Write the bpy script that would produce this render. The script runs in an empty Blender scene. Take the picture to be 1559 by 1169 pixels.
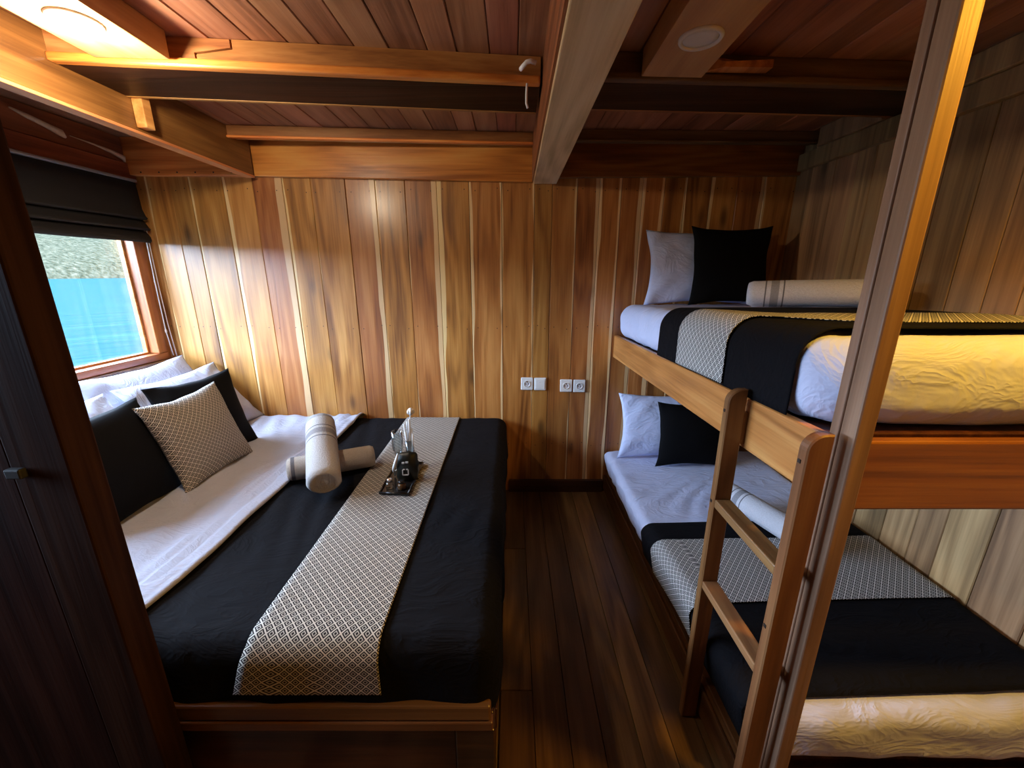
import bpy, bmesh, math, random
from mathutils import Vector, Matrix, noise

random.seed(7)
S = bpy.context.scene
COL = S.collection

# ------------------------------------------------------------------ camera, world, light, exposure
cam_d = bpy.data.cameras.new('camera')
cam = bpy.data.objects.new('camera', cam_d)
COL.objects.link(cam)
cam.location = (0, 0, 1.45)
cam.rotation_euler = (math.radians(90 - 15.4), 0, 0)
cam_d.sensor_fit = 'HORIZONTAL'
cam_d.sensor_width = 36.0
cam_d.lens = 610.0 / 1559.0 * 36.0
cam_d.clip_start = 0.02
cam_d.clip_end = 2000
S.camera = cam

S.view_settings.view_transform = 'Standard'
S.view_settings.look = 'None'
S.view_settings.gamma = 1.0
S.view_settings.use_curve_mapping = False
S.view_settings.exposure = 0.52
S.cycles.max_bounces = 10
S.cycles.diffuse_bounces = 6
S.cycles.transparent_max_bounces = 12
S.cycles.sample_clamp_indirect = 6.0

world = bpy.data.worlds.new('sky')
S.world = world
world.use_nodes = True
bg = world.node_tree.nodes['Background']
bg.inputs['Color'].default_value = (0.55, 0.71, 1.0, 1)
bg.inputs['Strength'].default_value = 28.0

for _y, _w, _z, _h in ((1.575, 1.62, 1.36, 0.80), (0.49, 0.34, 1.51, 1.08)):            # light portals: guide the sampling of the sky through the two windows
    pl = bpy.data.lights.new('window_portal', 'AREA')
    pl.shape = 'RECTANGLE'; pl.size = _w; pl.size_y = _h
    pl.cycles.is_portal = True
    po = bpy.data.objects.new('window_portal', pl)
    po.location = (-2.235, _y, _z)
    po.rotation_euler = Vector((1, 0, 0)).to_track_quat('-Z', 'Y').to_euler()
    COL.objects.link(po)


# ------------------------------------------------------------------ node helpers
class NT:
    def __init__(self, name):
        self.m = bpy.data.materials.new(name)
        self.m.use_nodes = True
        self.t = self.m.node_tree
        self.b = self.t.nodes['Principled BSDF']
        self.out = self.t.nodes['Material Output']

    def n(self, kind, **kw):
        x = self.t.nodes.new(kind)
        for k, v in kw.items():
            setattr(x, k, v)
        return x

    def l(self, a, b):
        self.t.links.new(a, b)

    def put(self, sock, v):
        if v is None:
            return
        if hasattr(v, 'is_linked') or isinstance(v, bpy.types.NodeSocket):
            self.l(v, sock)
        else:
            sock.default_value = v

    def math(self, op, a, b=None, c=None, clamp=False):
        x = self.n('ShaderNodeMath', operation=op, use_clamp=clamp)
        self.put(x.inputs[0], a); self.put(x.inputs[1], b); self.put(x.inputs[2], c)
        return x.outputs[0]

    def vmath(self, op, a, b=None):
        x = self.n('ShaderNodeVectorMath', operation=op)
        self.put(x.inputs[0], a); self.put(x.inputs[1], b)
        return x.outputs[0]

    def noise(self, vec, scale, detail=3.0, rough=0.5, dist=0.0):
        x = self.n('ShaderNodeTexNoise')
        self.put(x.inputs['Vector'], vec)
        x.inputs['Scale'].default_value = scale
        x.inputs['Detail'].default_value = detail
        x.inputs['Roughness'].default_value = rough
        x.inputs['Distortion'].default_value = dist
        return x.outputs['Fac']

    def ramp(self, fac, stops):
        x = self.n('ShaderNodeValToRGB')
        e = x.color_ramp.elements
        while len(e) < len(stops):
            e.new(0.5)
        for i, (p, c) in enumerate(stops):
            e[i].position = p
            e[i].color = (*c, 1)
        self.put(x.inputs[0], fac)
        return x.outputs[0]

    def mix(self, fac, a, b):
        x = self.n('ShaderNodeMix', data_type='RGBA')
        self.put(x.inputs[0], fac)
        self.put(x.inputs[6], a if not isinstance(a, tuple) else (*a, 1))
        self.put(x.inputs[7], b if not isinstance(b, tuple) else (*b, 1))
        return x.outputs[2]

    def step(self, v, lo, hi):
        x = self.n('ShaderNodeMapRange', interpolation_type='SMOOTHSTEP')
        self.put(x.inputs[0], v)
        x.inputs[1].default_value = lo; x.inputs[2].default_value = hi
        return x.outputs[0]

    def bump(self, h, strength, dist=0.01):
        x = self.n('ShaderNodeBump')
        x.inputs['Strength'].default_value = strength
        x.inputs['Distance'].default_value = dist
        self.put(x.inputs['Height'], h)
        self.l(x.outputs[0], self.b.inputs['Normal'])


def wood(name, dark, mid, light, axis, rough=0.45, coat=0.0, coat_rough=0.2, coat_ior=1.5, sap=None, vary=0.5,
         knots=0.0, contrast=1.15, fine=0.42, scale=1.0, spec=0.4, tint=(1.0, 0.85, 0.66)):
    w = NT(name)
    dark, mid, light = [tuple(a * b for a, b in zip(c, tint)) for c in (dark, mid, light)]
    pos = w.n('ShaderNodeNewGeometry').outputs['Position']
    rnd = w.n('ShaderNodeObjectInfo').outputs['Random']
    off = w.vmath('SCALE', (37.0, 51.0, 73.0))
    off.node.inputs[3].default_value = 1.0
    w.l(rnd, off.node.inputs[3])
    vec = w.vmath('ADD', pos, off)

    def stretched(across, along):
        s = [across * scale] * 3
        s['XYZ'.index(axis)] = along * scale
        return w.vmath('MULTIPLY', vec, tuple(s))
    broad = w.noise(stretched(7, 0.9), 1.0, 3, 0.55, 0.6)
    ringn = w.noise(stretched(4.5, 0.45), 1.0, 2, 0.5, 0.3)
    ring = w.math('MULTIPLY_ADD', w.math('SINE', w.math('MULTIPLY', ringn, 55.0)), 0.5, 0.5)
    fin = w.noise(stretched(110, 3.0), 1.0, 2, 0.6)
    v = w.math('MULTIPLY_ADD', w.math('SUBTRACT', broad, 0.5), contrast, 0.30)
    v = w.math('MULTIPLY_ADD', ring, 0.20, v)
    v = w.math('MULTIPLY_ADD', fin, fine, v)
    v = w.math('SUBTRACT', v, 0.12)
    col = w.ramp(v, [(0.22, dark), (0.5, mid), (0.78, light)])
    r2 = w.math('FRACT', w.math('MULTIPLY', rnd, 17.31))
    r3 = w.math('FRACT', w.math('MULTIPLY', rnd, 41.77))
    if sap:
        uv = w.n('ShaderNodeUVMap').outputs[0]
        sx = w.n('ShaderNodeSeparateXYZ')
        w.l(uv, sx.inputs[0])
        u = sx.outputs[0]
        wob = w.noise(stretched(1.5, 1.3), 1.0, 2)
        a = w.math('ADD', u, w.math('MULTIPLY', w.math('SUBTRACT', wob, 0.5), 0.45))
        thr = w.math('MULTIPLY_ADD', r3, 0.42, 0.74)
        m1 = w.step(w.math('SUBTRACT', a, thr), -0.012, 0.012)
        thr0 = w.math('MULTIPLY_ADD', r2, 0.30, -0.17)
        m2 = w.step(w.math('SUBTRACT', thr0, a), -0.012, 0.012)
        mm = w.math('MAXIMUM', m1, m2)
        col = w.mix(w.math('MULTIPLY', mm, 0.88), col, sap)
    if knots:
        vo = w.n('ShaderNodeTexVoronoi')
        w.l(stretched(6.0, 2.2), vo.inputs['Vector'])
        vo.inputs['Scale'].default_value = 1.0
        k = w.step(vo.outputs['Distance'], 0.20, 0.04)
        col = w.mix(w.math('MULTIPLY', k, knots), col, tuple(c * 0.35 for c in dark))
    hsv = w.n('ShaderNodeHueSaturation')
    w.l(col, hsv.inputs['Color'])
    w.l(w.math('MULTIPLY_ADD', r2, vary, 1.0 - vary * 0.5), hsv.inputs['Value'])
    w.l(w.math('MULTIPLY_ADD', r3, 0.02, 0.49), hsv.inputs['Hue'])
    w.l(hsv.outputs[0], w.b.inputs['Base Color'])
    w.b.inputs['Roughness'].default_value = rough
    w.b.inputs['Specular IOR Level'].default_value = spec
    w.b.inputs['Coat Weight'].default_value = coat
    w.b.inputs['Coat Roughness'].default_value = coat_rough
    w.b.inputs['Coat IOR'].default_value = coat_ior
    w.bump(v, 0.4, 0.004)
    return w.m


def plain(name, col, rough=0.6, metal=0.0, spec=0.5, nscale=0.0, namp=0.15, bump=0.0, sheen=0.0, emit=None, estr=0.0):
    w = NT(name)
    w.b.inputs['Base Color'].default_value = (*col, 1)
    w.b.inputs['Roughness'].default_value = rough
    w.b.inputs['Metallic'].default_value = metal
    w.b.inputs['Specular IOR Level'].default_value = spec
    if sheen:
        w.b.inputs['Sheen Weight'].default_value = sheen
        w.b.inputs['Sheen Roughness'].default_value = 0.5
    if nscale:
        pos = w.n('ShaderNodeTexCoord').outputs['Object']
        f = w.noise(pos, nscale, 4, 0.6)
        w.l(w.mix(f, tuple(c * (1 - namp) for c in col), tuple(min(1, c * (1 + namp)) for c in col)), w.b.inputs['Base Color'])
        if bump:
            w.bump(f, bump, 0.004)
    if emit:
        w.b.inputs['Emission Color'].default_value = (*emit, 1)
        w.b.inputs['Emission Strength'].default_value = estr
    return w.m


def cotton(name, col, namp):
    """woven cotton with soft creases"""
    w = NT(name)
    pos = w.n('ShaderNodeTexCoord').outputs['Object']
    f = w.noise(pos, 300.0, 2, 0.6)
    w.l(w.mix(f, tuple(c * (1 - namp) for c in col), tuple(min(1, c * (1 + namp)) for c in col)), w.b.inputs['Base Color'])
    c1 = w.noise(w.vmath('MULTIPLY', pos, (5.0, 11.0, 9.0)), 1.0, 3, 0.6, 1.6)
    crease = w.math('SUBTRACT', 1.0, w.math('ABSOLUTE', w.math('MULTIPLY_ADD', c1, 2.0, -1.0)))
    crease = w.math('POWER', crease, 3.0)
    c2 = w.noise(pos, 24.0, 3, 0.6, 0.8)
    h = w.math('MULTIPLY_ADD', crease, 1.0, w.math('MULTIPLY', c2, 0.45))
    w.b.inputs['Roughness'].default_value = 0.9
    w.b.inputs['Specular IOR Level'].default_value = 0.12
    w.bump(h, 0.30, 0.010)
    return w.m


def weave(name, dark, pale, period=0.0195):
    w = NT(name)
    uv = w.n('ShaderNodeUVMap').outputs[0]
    sx = w.n('ShaderNodeSeparateXYZ')
    w.l(uv, sx.inputs[0])
    p = w.math('MULTIPLY', w.math('ADD', sx.outputs[0], sx.outputs[1]), 0.7071 / period)
    q = w.math('MULTIPLY', w.math('SUBTRACT', sx.outputs[0], sx.outputs[1]), 0.7071 / period)
    a = w.math('ABSOLUTE', w.math('SUBTRACT', w.math('FRACT', w.math('ADD', p, 100.0)), 0.5))
    b = w.math('ABSOLUTE', w.math('SUBTRACT', w.math('FRACT', w.math('ADD', q, 100.0)), 0.5))
    m = w.math('MAXIMUM', a, b)
    lattice = w.step(m, 0.400, 0.418)
    ring = w.math('MULTIPLY', w.step(m, 0.13, 0.15), w.step(m, 0.27, 0.25))
    f = w.math('MAXIMUM', lattice, w.math('MULTIPLY', ring, 0.75))
    nz = w.noise(uv, 900.0, 1)
    f = w.math('MULTIPLY', f, w.math('MULTIPLY_ADD', nz, 0.4, 0.8), clamp=True)
    w.l(w.mix(f, dark, pale), w.b.inputs['Base Color'])
    w.b.inputs['Roughness'].default_value = 0.9
    w.b.inputs['Specular IOR Level'].default_value = 0.2
    w.bump(f, 0.3, 0.002)
    return w.m


def towel_mat(name, bands, grey=(0.10, 0.10, 0.12), base=(0.50, 0.47, 0.45)):
    """terry cloth with woven grey bands across the roll (UV.x = metres along the roll)"""
    w = NT(name)
    uv = w.n('ShaderNodeUVMap').outputs[0]
    sx = w.n('ShaderNodeSeparateXYZ')
    w.l(uv, sx.inputs[0])
    pos = w.n('ShaderNodeTexCoord').outputs['Object']
    nz = w.noise(pos, 160.0, 3, 0.7)
    col = w.mix(nz, tuple(c * 0.78 for c in base), tuple(min(1, c * 1.18) for c in base))
    for lo, hi, dark in bands:
        mk = w.math('MULTIPLY', w.step(sx.outputs[0], lo - 0.001, lo + 0.001), w.step(sx.outputs[0], hi + 0.001, hi - 0.001))
        col = w.mix(w.math('MULTIPLY', mk, dark), col, grey)
    w.l(col, w.b.inputs['Base Color'])
    w.b.inputs['Roughness'].default_value = 0.95
    w.b.inputs['Specular IOR Level'].default_value = 0.1
    w.bump(nz, 0.7, 0.006)
    return w.m


def pane_mat():
    w = NT('window_glass')
    tr = w.n('ShaderNodeBsdfTransparent'); tr.inputs[0].default_value = (0.97, 0.99, 0.98, 1)
    gl = w.n('ShaderNodeBsdfGlossy'); gl.inputs['Roughness'].default_value = 0.02
    fr = w.n('ShaderNodeLayerWeight'); fr.inputs[0].default_value = 0.08
    mx = w.n('ShaderNodeMixShader')
    w.l(fr.outputs['Facing'], mx.inputs[0]); w.l(tr.outputs[0], mx.inputs[1]); w.l(gl.outputs[0], mx.inputs[2])
    w.l(mx.outputs[0], w.out.inputs[0])
    return w.m


def clear_mat():
    w = NT('clear_glass')
    tr = w.n('ShaderNodeBsdfTransparent'); tr.inputs[0].default_value = (0.9, 0.93, 0.94, 1)
    gl = w.n('ShaderNodeBsdfGlossy'); gl.inputs['Roughness'].default_value = 0.04
    fr = w.n('ShaderNodeLayerWeight'); fr.inputs[0].default_value = 0.30
    mx = w.n('ShaderNodeMixShader')
    w.l(fr.outputs['Facing'], mx.inputs[0]); w.l(tr.outputs[0], mx.inputs[1]); w.l(gl.outputs[0], mx.inputs[2])
    w.l(mx.outputs[0], w.out.inputs[0])
    return w.m


def sea_mat():
    w = NT('sea_water')
    pos = w.n('ShaderNodeNewGeometry').outputs['Position']
    du = w.n('ShaderNodeVectorMath', operation='DOT_PRODUCT'); w.l(pos, du.inputs[0]); du.inputs[1].default_value = (-0.74, 0.67, 0.0)
    dv = w.n('ShaderNodeVectorMath', operation='DOT_PRODUCT'); w.l(pos, dv.inputs[0]); dv.inputs[1].default_value = (0.67, 0.74, 0.0)
    cb = w.n('ShaderNodeCombineXYZ'); w.l(w.math('MULTIPLY', du.outputs['Value'], 0.75), cb.inputs[0]); w.l(w.math('MULTIPLY', dv.outputs['Value'], 0.07), cb.inputs[1])
    nz = w.noise(cb.outputs[0], 1.0, 5, 0.65)
    w.l(w.ramp(nz, [(0.35, (0.0060, 0.0235, 0.0285)), (0.65, (0.0125, 0.0370, 0.0390))]), w.b.inputs['Base Color'])
    w.b.inputs['Roughness'].default_value = 0.5
    w.b.inputs['Specular IOR Level'].default_value = 0.0
    w.bump(nz, 0.6, 0.5)
    return w.m


def hill_mat():
    w = NT('wooded_hillside')
    pos = w.n('ShaderNodeNewGeometry').outputs['Position']
    nz = w.noise(pos, 0.45, 5, 0.7)
    w.l(w.ramp(nz, [(0.36, (0.012, 0.0135, 0.0085)), (0.52, (0.030, 0.030, 0.0195)), (0.66, (0.054, 0.049, 0.034))]), w.b.inputs['Base Color'])
    w.b.inputs['Roughness'].default_value = 1.0
    w.b.inputs['Specular IOR Level'].default_value = 0.0
    return w.m


M = {}
M['wall'] = wood('varnished_teak_plank', (0.19, 0.072, 0.016), (0.41, 0.185, 0.050), (0.56, 0.30, 0.10), 'Z', rough=0.5,
                 coat=0.8, coat_rough=0.27, coat_ior=1.45, sap=(0.80, 0.56, 0.27), vary=0.4, knots=0.75)
M['wall_side'] = wood('weathered_teak_plank', (0.20, 0.115, 0.055), (0.42, 0.255, 0.125), (0.60, 0.39, 0.205), 'Z', rough=0.55, tint=(1, 0.95, 0.85),
                      coat=0.3, coat_rough=0.3, contrast=0.7, vary=0.42, knots=0.7)
M['floor'] = wood('dark_floor_plank', (0.055, 0.028, 0.012), (0.125, 0.068, 0.030), (0.21, 0.125, 0.058), 'Y', rough=0.4, tint=(1, 0.92, 0.78),
                  coat=0.3, coat_rough=0.3, vary=0.5)
M['ceil'] = wood('red_ceiling_plank', (0.20, 0.070, 0.036), (0.36, 0.140, 0.075), (0.48, 0.22, 0.125), 'Y', rough=0.5,
                 coat=0.3, coat_rough=0.3, vary=0.4, tint=(0.92, 0.92, 0.88))
M['beam_x'] = wood('brown_beam_wood', (0.20, 0.070, 0.020), (0.42, 0.175, 0.052), (0.58, 0.29, 0.105), 'X', rough=0.5, coat=0.3,
                   coat_rough=0.3, vary=0.3, knots=0.7, tint=(0.85, 0.84, 0.72))
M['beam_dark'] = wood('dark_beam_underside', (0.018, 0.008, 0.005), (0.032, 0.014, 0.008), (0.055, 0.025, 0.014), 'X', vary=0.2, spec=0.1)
M['beam_shaded'] = wood('shaded_brown_beam_wood', (0.06, 0.030, 0.014), (0.14, 0.075, 0.037), (0.22, 0.13, 0.07), 'X', rough=0.55, vary=0.2, tint=(1, 0.95, 0.9))  # darker copy of the beam wood: right-hand shade put into the colour
M['trim'] = wood('orange_cornice_wood', (0.36, 0.10, 0.02), (0.70, 0.25, 0.06), (0.85, 0.42, 0.13), 'X', rough=0.42, coat=0.6,
                 coat_rough=0.25, vary=0.3, knots=0.85)
M['beam_y'] = wood('brown_lengthwise_beam_wood', (0.075, 0.028, 0.009), (0.17, 0.070, 0.022), (0.28, 0.135, 0.05), 'Y', rough=0.5,
                   coat=0.4, coat_rough=0.25, vary=0.2)
M['beam_pale'] = wood('pale_centre_beam_wood', (0.50, 0.35, 0.18), (0.74, 0.56, 0.33), (0.86, 0.70, 0.46), 'Y', rough=0.6, vary=0.1,
                      knots=0.5, tint=(1, 0.92, 0.85))
M['panel'] = wood('pale_light_board_wood', (0.36, 0.21, 0.085), (0.48, 0.30, 0.13), (0.56, 0.38, 0.18), 'Y', rough=0.5, vary=0.1, tint=(1, 0.92, 0.8))
M['red_y'] = wood('reddish_upper_wall_wood', (0.14, 0.045, 0.02), (0.26, 0.09, 0.04), (0.38, 0.15, 0.07), 'Y', rough=0.5, coat=0.3,
                  coat_rough=0.3, vary=0.2)
M['frame_y'] = wood('orange_window_wood', (0.24, 0.075, 0.022), (0.40, 0.14, 0.045), (0.52, 0.22, 0.08), 'Y', rough=0.4, coat=0.5, vary=0.1)
M['frame_z'] = wood('orange_window_wood_upright', (0.24, 0.075, 0.022), (0.40, 0.14, 0.045), (0.52, 0.22, 0.08), 'Z', rough=0.4, coat=0.5, vary=0.1)
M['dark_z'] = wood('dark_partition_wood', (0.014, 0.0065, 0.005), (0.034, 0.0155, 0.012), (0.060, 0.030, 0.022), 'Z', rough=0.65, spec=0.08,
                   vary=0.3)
M['bed_x'] = wood('dark_bed_frame_wood', (0.025, 0.009, 0.004), (0.055, 0.022, 0.009), (0.10, 0.045, 0.018), 'X', rough=0.4, coat=0.4, vary=0.3)
M['bed_lip'] = wood('bed_lip_wood', (0.085, 0.036, 0.012), (0.16, 0.074, 0.026), (0.25, 0.13, 0.052), 'X', rough=0.4, coat=0.4, vary=0.2)
M['bed_y'] = wood('dark_bed_side_wood', (0.03, 0.010, 0.005), (0.07, 0.026, 0.010), (0.12, 0.05, 0.02), 'Y', rough=0.4, coat=0.3, vary=0.3)
M['rail'] = wood('orange_rail_wood', (0.34, 0.13, 0.04), (0.60, 0.27, 0.10), (0.76, 0.42, 0.18), 'Y', rough=0.42, coat=0.25, vary=0.2, knots=0.6)
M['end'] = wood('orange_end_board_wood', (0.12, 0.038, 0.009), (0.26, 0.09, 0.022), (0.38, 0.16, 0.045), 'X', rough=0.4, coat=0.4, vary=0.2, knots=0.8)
M['post'] = wood('brown_post_wood', (0.15, 0.085, 0.05), (0.28, 0.17, 0.105), (0.40, 0.26, 0.17), 'Z', rough=0.5, coat=0.1, vary=0.1, tint=(1, 0.95, 0.9))
M['ladder'] = wood('ladder_wood', (0.13, 0.062, 0.025), (0.23, 0.115, 0.05), (0.33, 0.20, 0.095), 'Z', rough=0.45, coat=0.3, vary=0.2)
M['rung'] = wood('ladder_rung_wood', (0.14, 0.07, 0.03), (0.23, 0.125, 0.06), (0.34, 0.21, 0.10), 'Y', rough=0.45, coat=0.3, vary=0.2)
M['raw'] = plain('raw_split_wood', (0.62, 0.46, 0.30), 0.8, nscale=60, namp=0.3, bump=0.4)
M['white'] = cotton('white_cotton', (0.64, 0.71, 0.98), 0.03)
M['sheet'] = cotton('soft_white_sheet_cotton', (0.46, 0.475, 0.57), 0.03)
M['black'] = cotton('black_cotton', (0.0055, 0.0055, 0.0075), 0.25)
M['blackpl'] = plain('black_cushion_velvet', (0.004, 0.004, 0.005), 0.85, spec=0.12, nscale=300, namp=0.25, bump=0.1)
M['blind'] = plain('black_blind_fabric', (0.018, 0.016, 0.016), 0.75, spec=0.3, nscale=300, namp=0.2, bump=0.1)
M['weave'] = weave('black_and_cream_diamond_weave', (0.020, 0.017, 0.020), (0.66, 0.62, 0.55))
M['weave_c'] = weave('diamond_weave_cushion_cover', (0.022, 0.018, 0.018), (0.66, 0.60, 0.52), 0.0165)
M['weave_b'] = weave('diamond_weave_bunk_scarf', (0.022, 0.022, 0.026), (0.78, 0.78, 0.76), 0.0185)
M['grey'] = plain('grey_metal_rail', (0.30, 0.29, 0.29), 0.5, metal=0.3)
M['cord'] = plain('white_cord', (0.85, 0.82, 0.84), 0.7)
M['plastic'] = plain('white_plastic', (0.78, 0.80, 0.80), 0.35)
M['hole'] = plain('dark_plastic', (0.03, 0.03, 0.03), 0.6)
M['lampoff'] = plain('unlit_diffuser', (0.66, 0.64, 0.68), 0.5)
M['lampring'] = plain('lamp_ring_paint', (0.74, 0.70, 0.68), 0.4)
M['lampon'] = plain('lit_diffuser', (0.9, 0.9, 0.85), 0.5, emit=(1.0, 0.86, 0.62), estr=14.0)
M['lampwarm'] = plain('lit_warm_diffuser', (0.9, 0.8, 0.5), 0.5, emit=(1.0, 0.60, 0.14), estr=8.0)
M['tray'] = plain('black_lacquer', (0.012, 0.010, 0.009), 0.25)
M['pouch'] = plain('black_foil_pouch', (0.010, 0.012, 0.009), 0.35, nscale=60, namp=0.2, bump=0.2)
M['print'] = plain('white_print', (0.62, 0.60, 0.58), 0.6)
M['petal'] = plain('white_petal', (0.85, 0.85, 0.82), 0.7)
M['stem'] = plain('pale_stem', (0.74, 0.76, 0.78), 0.7)
M['liquid'] = plain('amber_bottle', (0.10, 0.045, 0.015), 0.15)
M['steel'] = plain('polished_steel', (0.75, 0.74, 0.72), 0.2, metal=1.0)
M['screw'] = plain('dark_screw_head', (0.02, 0.012, 0.008), 0.5)
M['glass'] = pane_mat()
M['clear'] = clear_mat()
M['sea'] = sea_mat()
M['hill'] = hill_mat()
M['towel_a'] = towel_mat('terry_towel_grey_band_end', [(0.0, 0.035, 0.4), (0.105, 0.111, 0.9), (0.130, 0.168, 0.55), (0.186, 0.192, 0.9)])
M['towel_b'] = towel_mat('terry_towel_edge_band', [(0.015, 0.030, 0.85)], base=(0.48, 0.42, 0.36))
M['towel_c'] = towel_mat('terry_towel_bunk', [(0.062, 0.067, 0.9), (0.083, 0.112, 0.6), (0.126, 0.131, 0.9)], base=(0.68, 0.69, 0.76))
M['outer'] = plain('rough_hull_boards', (0.20, 0.12, 0.07), 0.8, nscale=20, namp=0.3)


# ------------------------------------------------------------------ geometry helpers
def link(name, me, mat, parent=None, smooth=False):
    me.materials.append(mat)
    if smooth:
        for p in me.polygons:
            p.use_smooth = True
    o = bpy.data.objects.new(name, me)
    COL.objects.link(o)
    if parent is not None:
        attach(o, parent)
    return o


def attach(o, parent):
    o.parent = parent
    root = parent
    m = Matrix.Identity(4)
    while root is not None:
        m = root['_inv_'] @ m if False else m
        root = None
    o.matrix_parent_inverse = world_of(parent).inverted()


def world_of(o):
    m = o.matrix_basis.copy()
    if o.parent is not None:
        m = world_of(o.parent) @ o.matrix_parent_inverse @ m
    return m


def tag(o, label=None, cat=None, group=None, kind=None):
    if label: o['label'] = label
    if cat: o['category'] = cat
    if group: o['group'] = group
    if kind: o['kind'] = kind
    return o


def thing(name, loc, label, cat, group=None):
    o = bpy.data.objects.new(name, None)
    o.empty_display_size = 0.05
    o.location = loc
    COL.objects.link(o)
    return tag(o, label, cat, group)


def bm_to(name, bm, mat, parent=None, smooth=False):
    bmesh.ops.recalc_face_normals(bm, faces=bm.faces[:])
    me = bpy.data.meshes.new(name)
    bm.to_mesh(me)
    bm.free()
    return link(name, me, mat, parent, smooth)


def bm_prism(bm, bot, top):
    b = [bm.verts.new(p) for p in bot]
    t = [bm.verts.new(p) for p in top]
    n = len(b)
    bm.faces.new(b[::-1]); bm.faces.new(t)
    for i in range(n):
        bm.faces.new((b[i], b[(i + 1) % n], t[(i + 1) % n], t[i]))


def prism(name, bot, top, mat, parent=None, bevel=0.0, seg=2):
    bm = bmesh.new()
    bm_prism(bm, bot, top)
    if bevel:
        bmesh.ops.recalc_face_normals(bm, faces=bm.faces[:])
        bmesh.ops.bevel(bm, geom=bm.edges[:], offset=bevel, segments=seg, profile=0.5, affect='EDGES')
    return bm_to(name, bm, mat, parent)


def box(name, x0, x1, y0, y1, z0, z1, mat, parent=None, bevel=0.0, seg=2):
    bot = [(x0, y0, z0), (x1, y0, z0), (x1, y1, z0), (x0, y1, z0)]
    top = [(x0, y0, z1), (x1, y0, z1), (x1, y1, z1), (x0, y1, z1)]
    return prism(name, bot, top, mat, parent, bevel, seg)


def plank(name, o, wv, lv, nv, mat, parent, bevel=0.0025):
    """a board: origin o, width, length and thickness vectors; UV.x runs 0-1 across its width"""
    o, wv, lv, nv = Vector(o), Vector(wv), Vector(lv), Vector(nv)
    W, L = wv.length, lv.length
    b = bevel
    wd, ld = wv.normalized(), lv.normalized()
    ring0 = [o, o + wv, o + wv + lv, o + lv]
    ring1 = [p + nv * 0.8 for p in ring0]
    ring2 = [o + wd * b + ld * b + nv, o + wv - wd * b + ld * b + nv, o + wv + lv - wd * b - ld * b + nv, o + lv + wd * b - ld * b + nv]
    vs = ring0 + ring1 + ring2
    fs = [(3, 2, 1, 0), (8, 9, 10, 11)]
    for k in (0, 4):
        for i in range(4):
            j = (i + 1) % 4
            fs.append((k + i, k + j, k + 4 + j, k + 4 + i))
    me = bpy.data.meshes.new(name)
    me.from_pydata([tuple(v) for v in vs], [], fs)
    uv = me.uv_layers.new(name='UVMap')
    for lp in me.loops:
        d = vs[lp.vertex_index] - o
        uv.data[lp.index].uv = (d.dot(wd) / W, d.dot(ld))
    if wv.cross(lv).dot(nv) < 0:
        me.flip_normals()
    return link(name, me, mat, parent)


def tube_bm(bm, pts, r, seg=8, taper=None):
    pts = [Vector(p) for p in pts]
    prev = None
    rings = []
    for i, p in enumerate(pts):
        t = (pts[min(i + 1, len(pts) - 1)] - pts[max(i - 1, 0)]).normalized()
        if prev is None:
            a = t.orthogonal().normalized()
        else:
            a = (prev - t * prev.dot(t)).normalized()
        prev = a
        b = t.cross(a)
        rr = r if taper is None else r * taper[i]
        rings.append([bm.verts.new(p + (a * math.cos(k * 2 * math.pi / seg) + b * math.sin(k * 2 * math.pi / seg)) * rr) for k in range(seg)])
    for i in range(len(rings) - 1):
        for k in range(seg):
            bm.faces.new((rings[i][k], rings[i][(k + 1) % seg], rings[i + 1][(k + 1) % seg], rings[i + 1][k]))
    bm.faces.new(rings[0][::-1]); bm.faces.new(rings[-1])


def tube(name, pts, r, mat, parent=None, seg=8, taper=None):
    bm = bmesh.new()
    tube_bm(bm, pts, r, seg, taper)
    return bm_to(name, bm, mat, parent, True)


def lathe(name, c, prof, mat, parent=None, seg=28, axis='Z'):
    """closed profile of (radius, height) pairs turned about the vertical through c"""
    bm = bmesh.new()
    c = Vector(c)
    rings = []
    for r, h in prof:
        if r < 1e-6:
            rings.append([bm.verts.new(c + Vector((0, 0, h)))])
        else:
            rings.append([bm.verts.new(c + Vector((r * math.cos(k * 2 * math.pi / seg), r * math.sin(k * 2 * math.pi / seg), h))) for k in range(seg)])
    for a, b in zip(rings, rings[1:]):
        for k in range(seg):
            j = (k + 1) % seg
            if len(a) == 1 and len(b) == 1:
                continue
            if len(a) == 1:
                bm.faces.new((a[0], b[k], b[j]))
            elif len(b) == 1:
                bm.faces.new((a[k], a[j], b[0]))
            else:
                bm.faces.new((a[k], a[j], b[j], b[k]))
    return bm_to(name, bm, mat, parent, True)


def nz(x, y, z=0.0):
    return noise.noise(Vector((x, y, z)))


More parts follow.
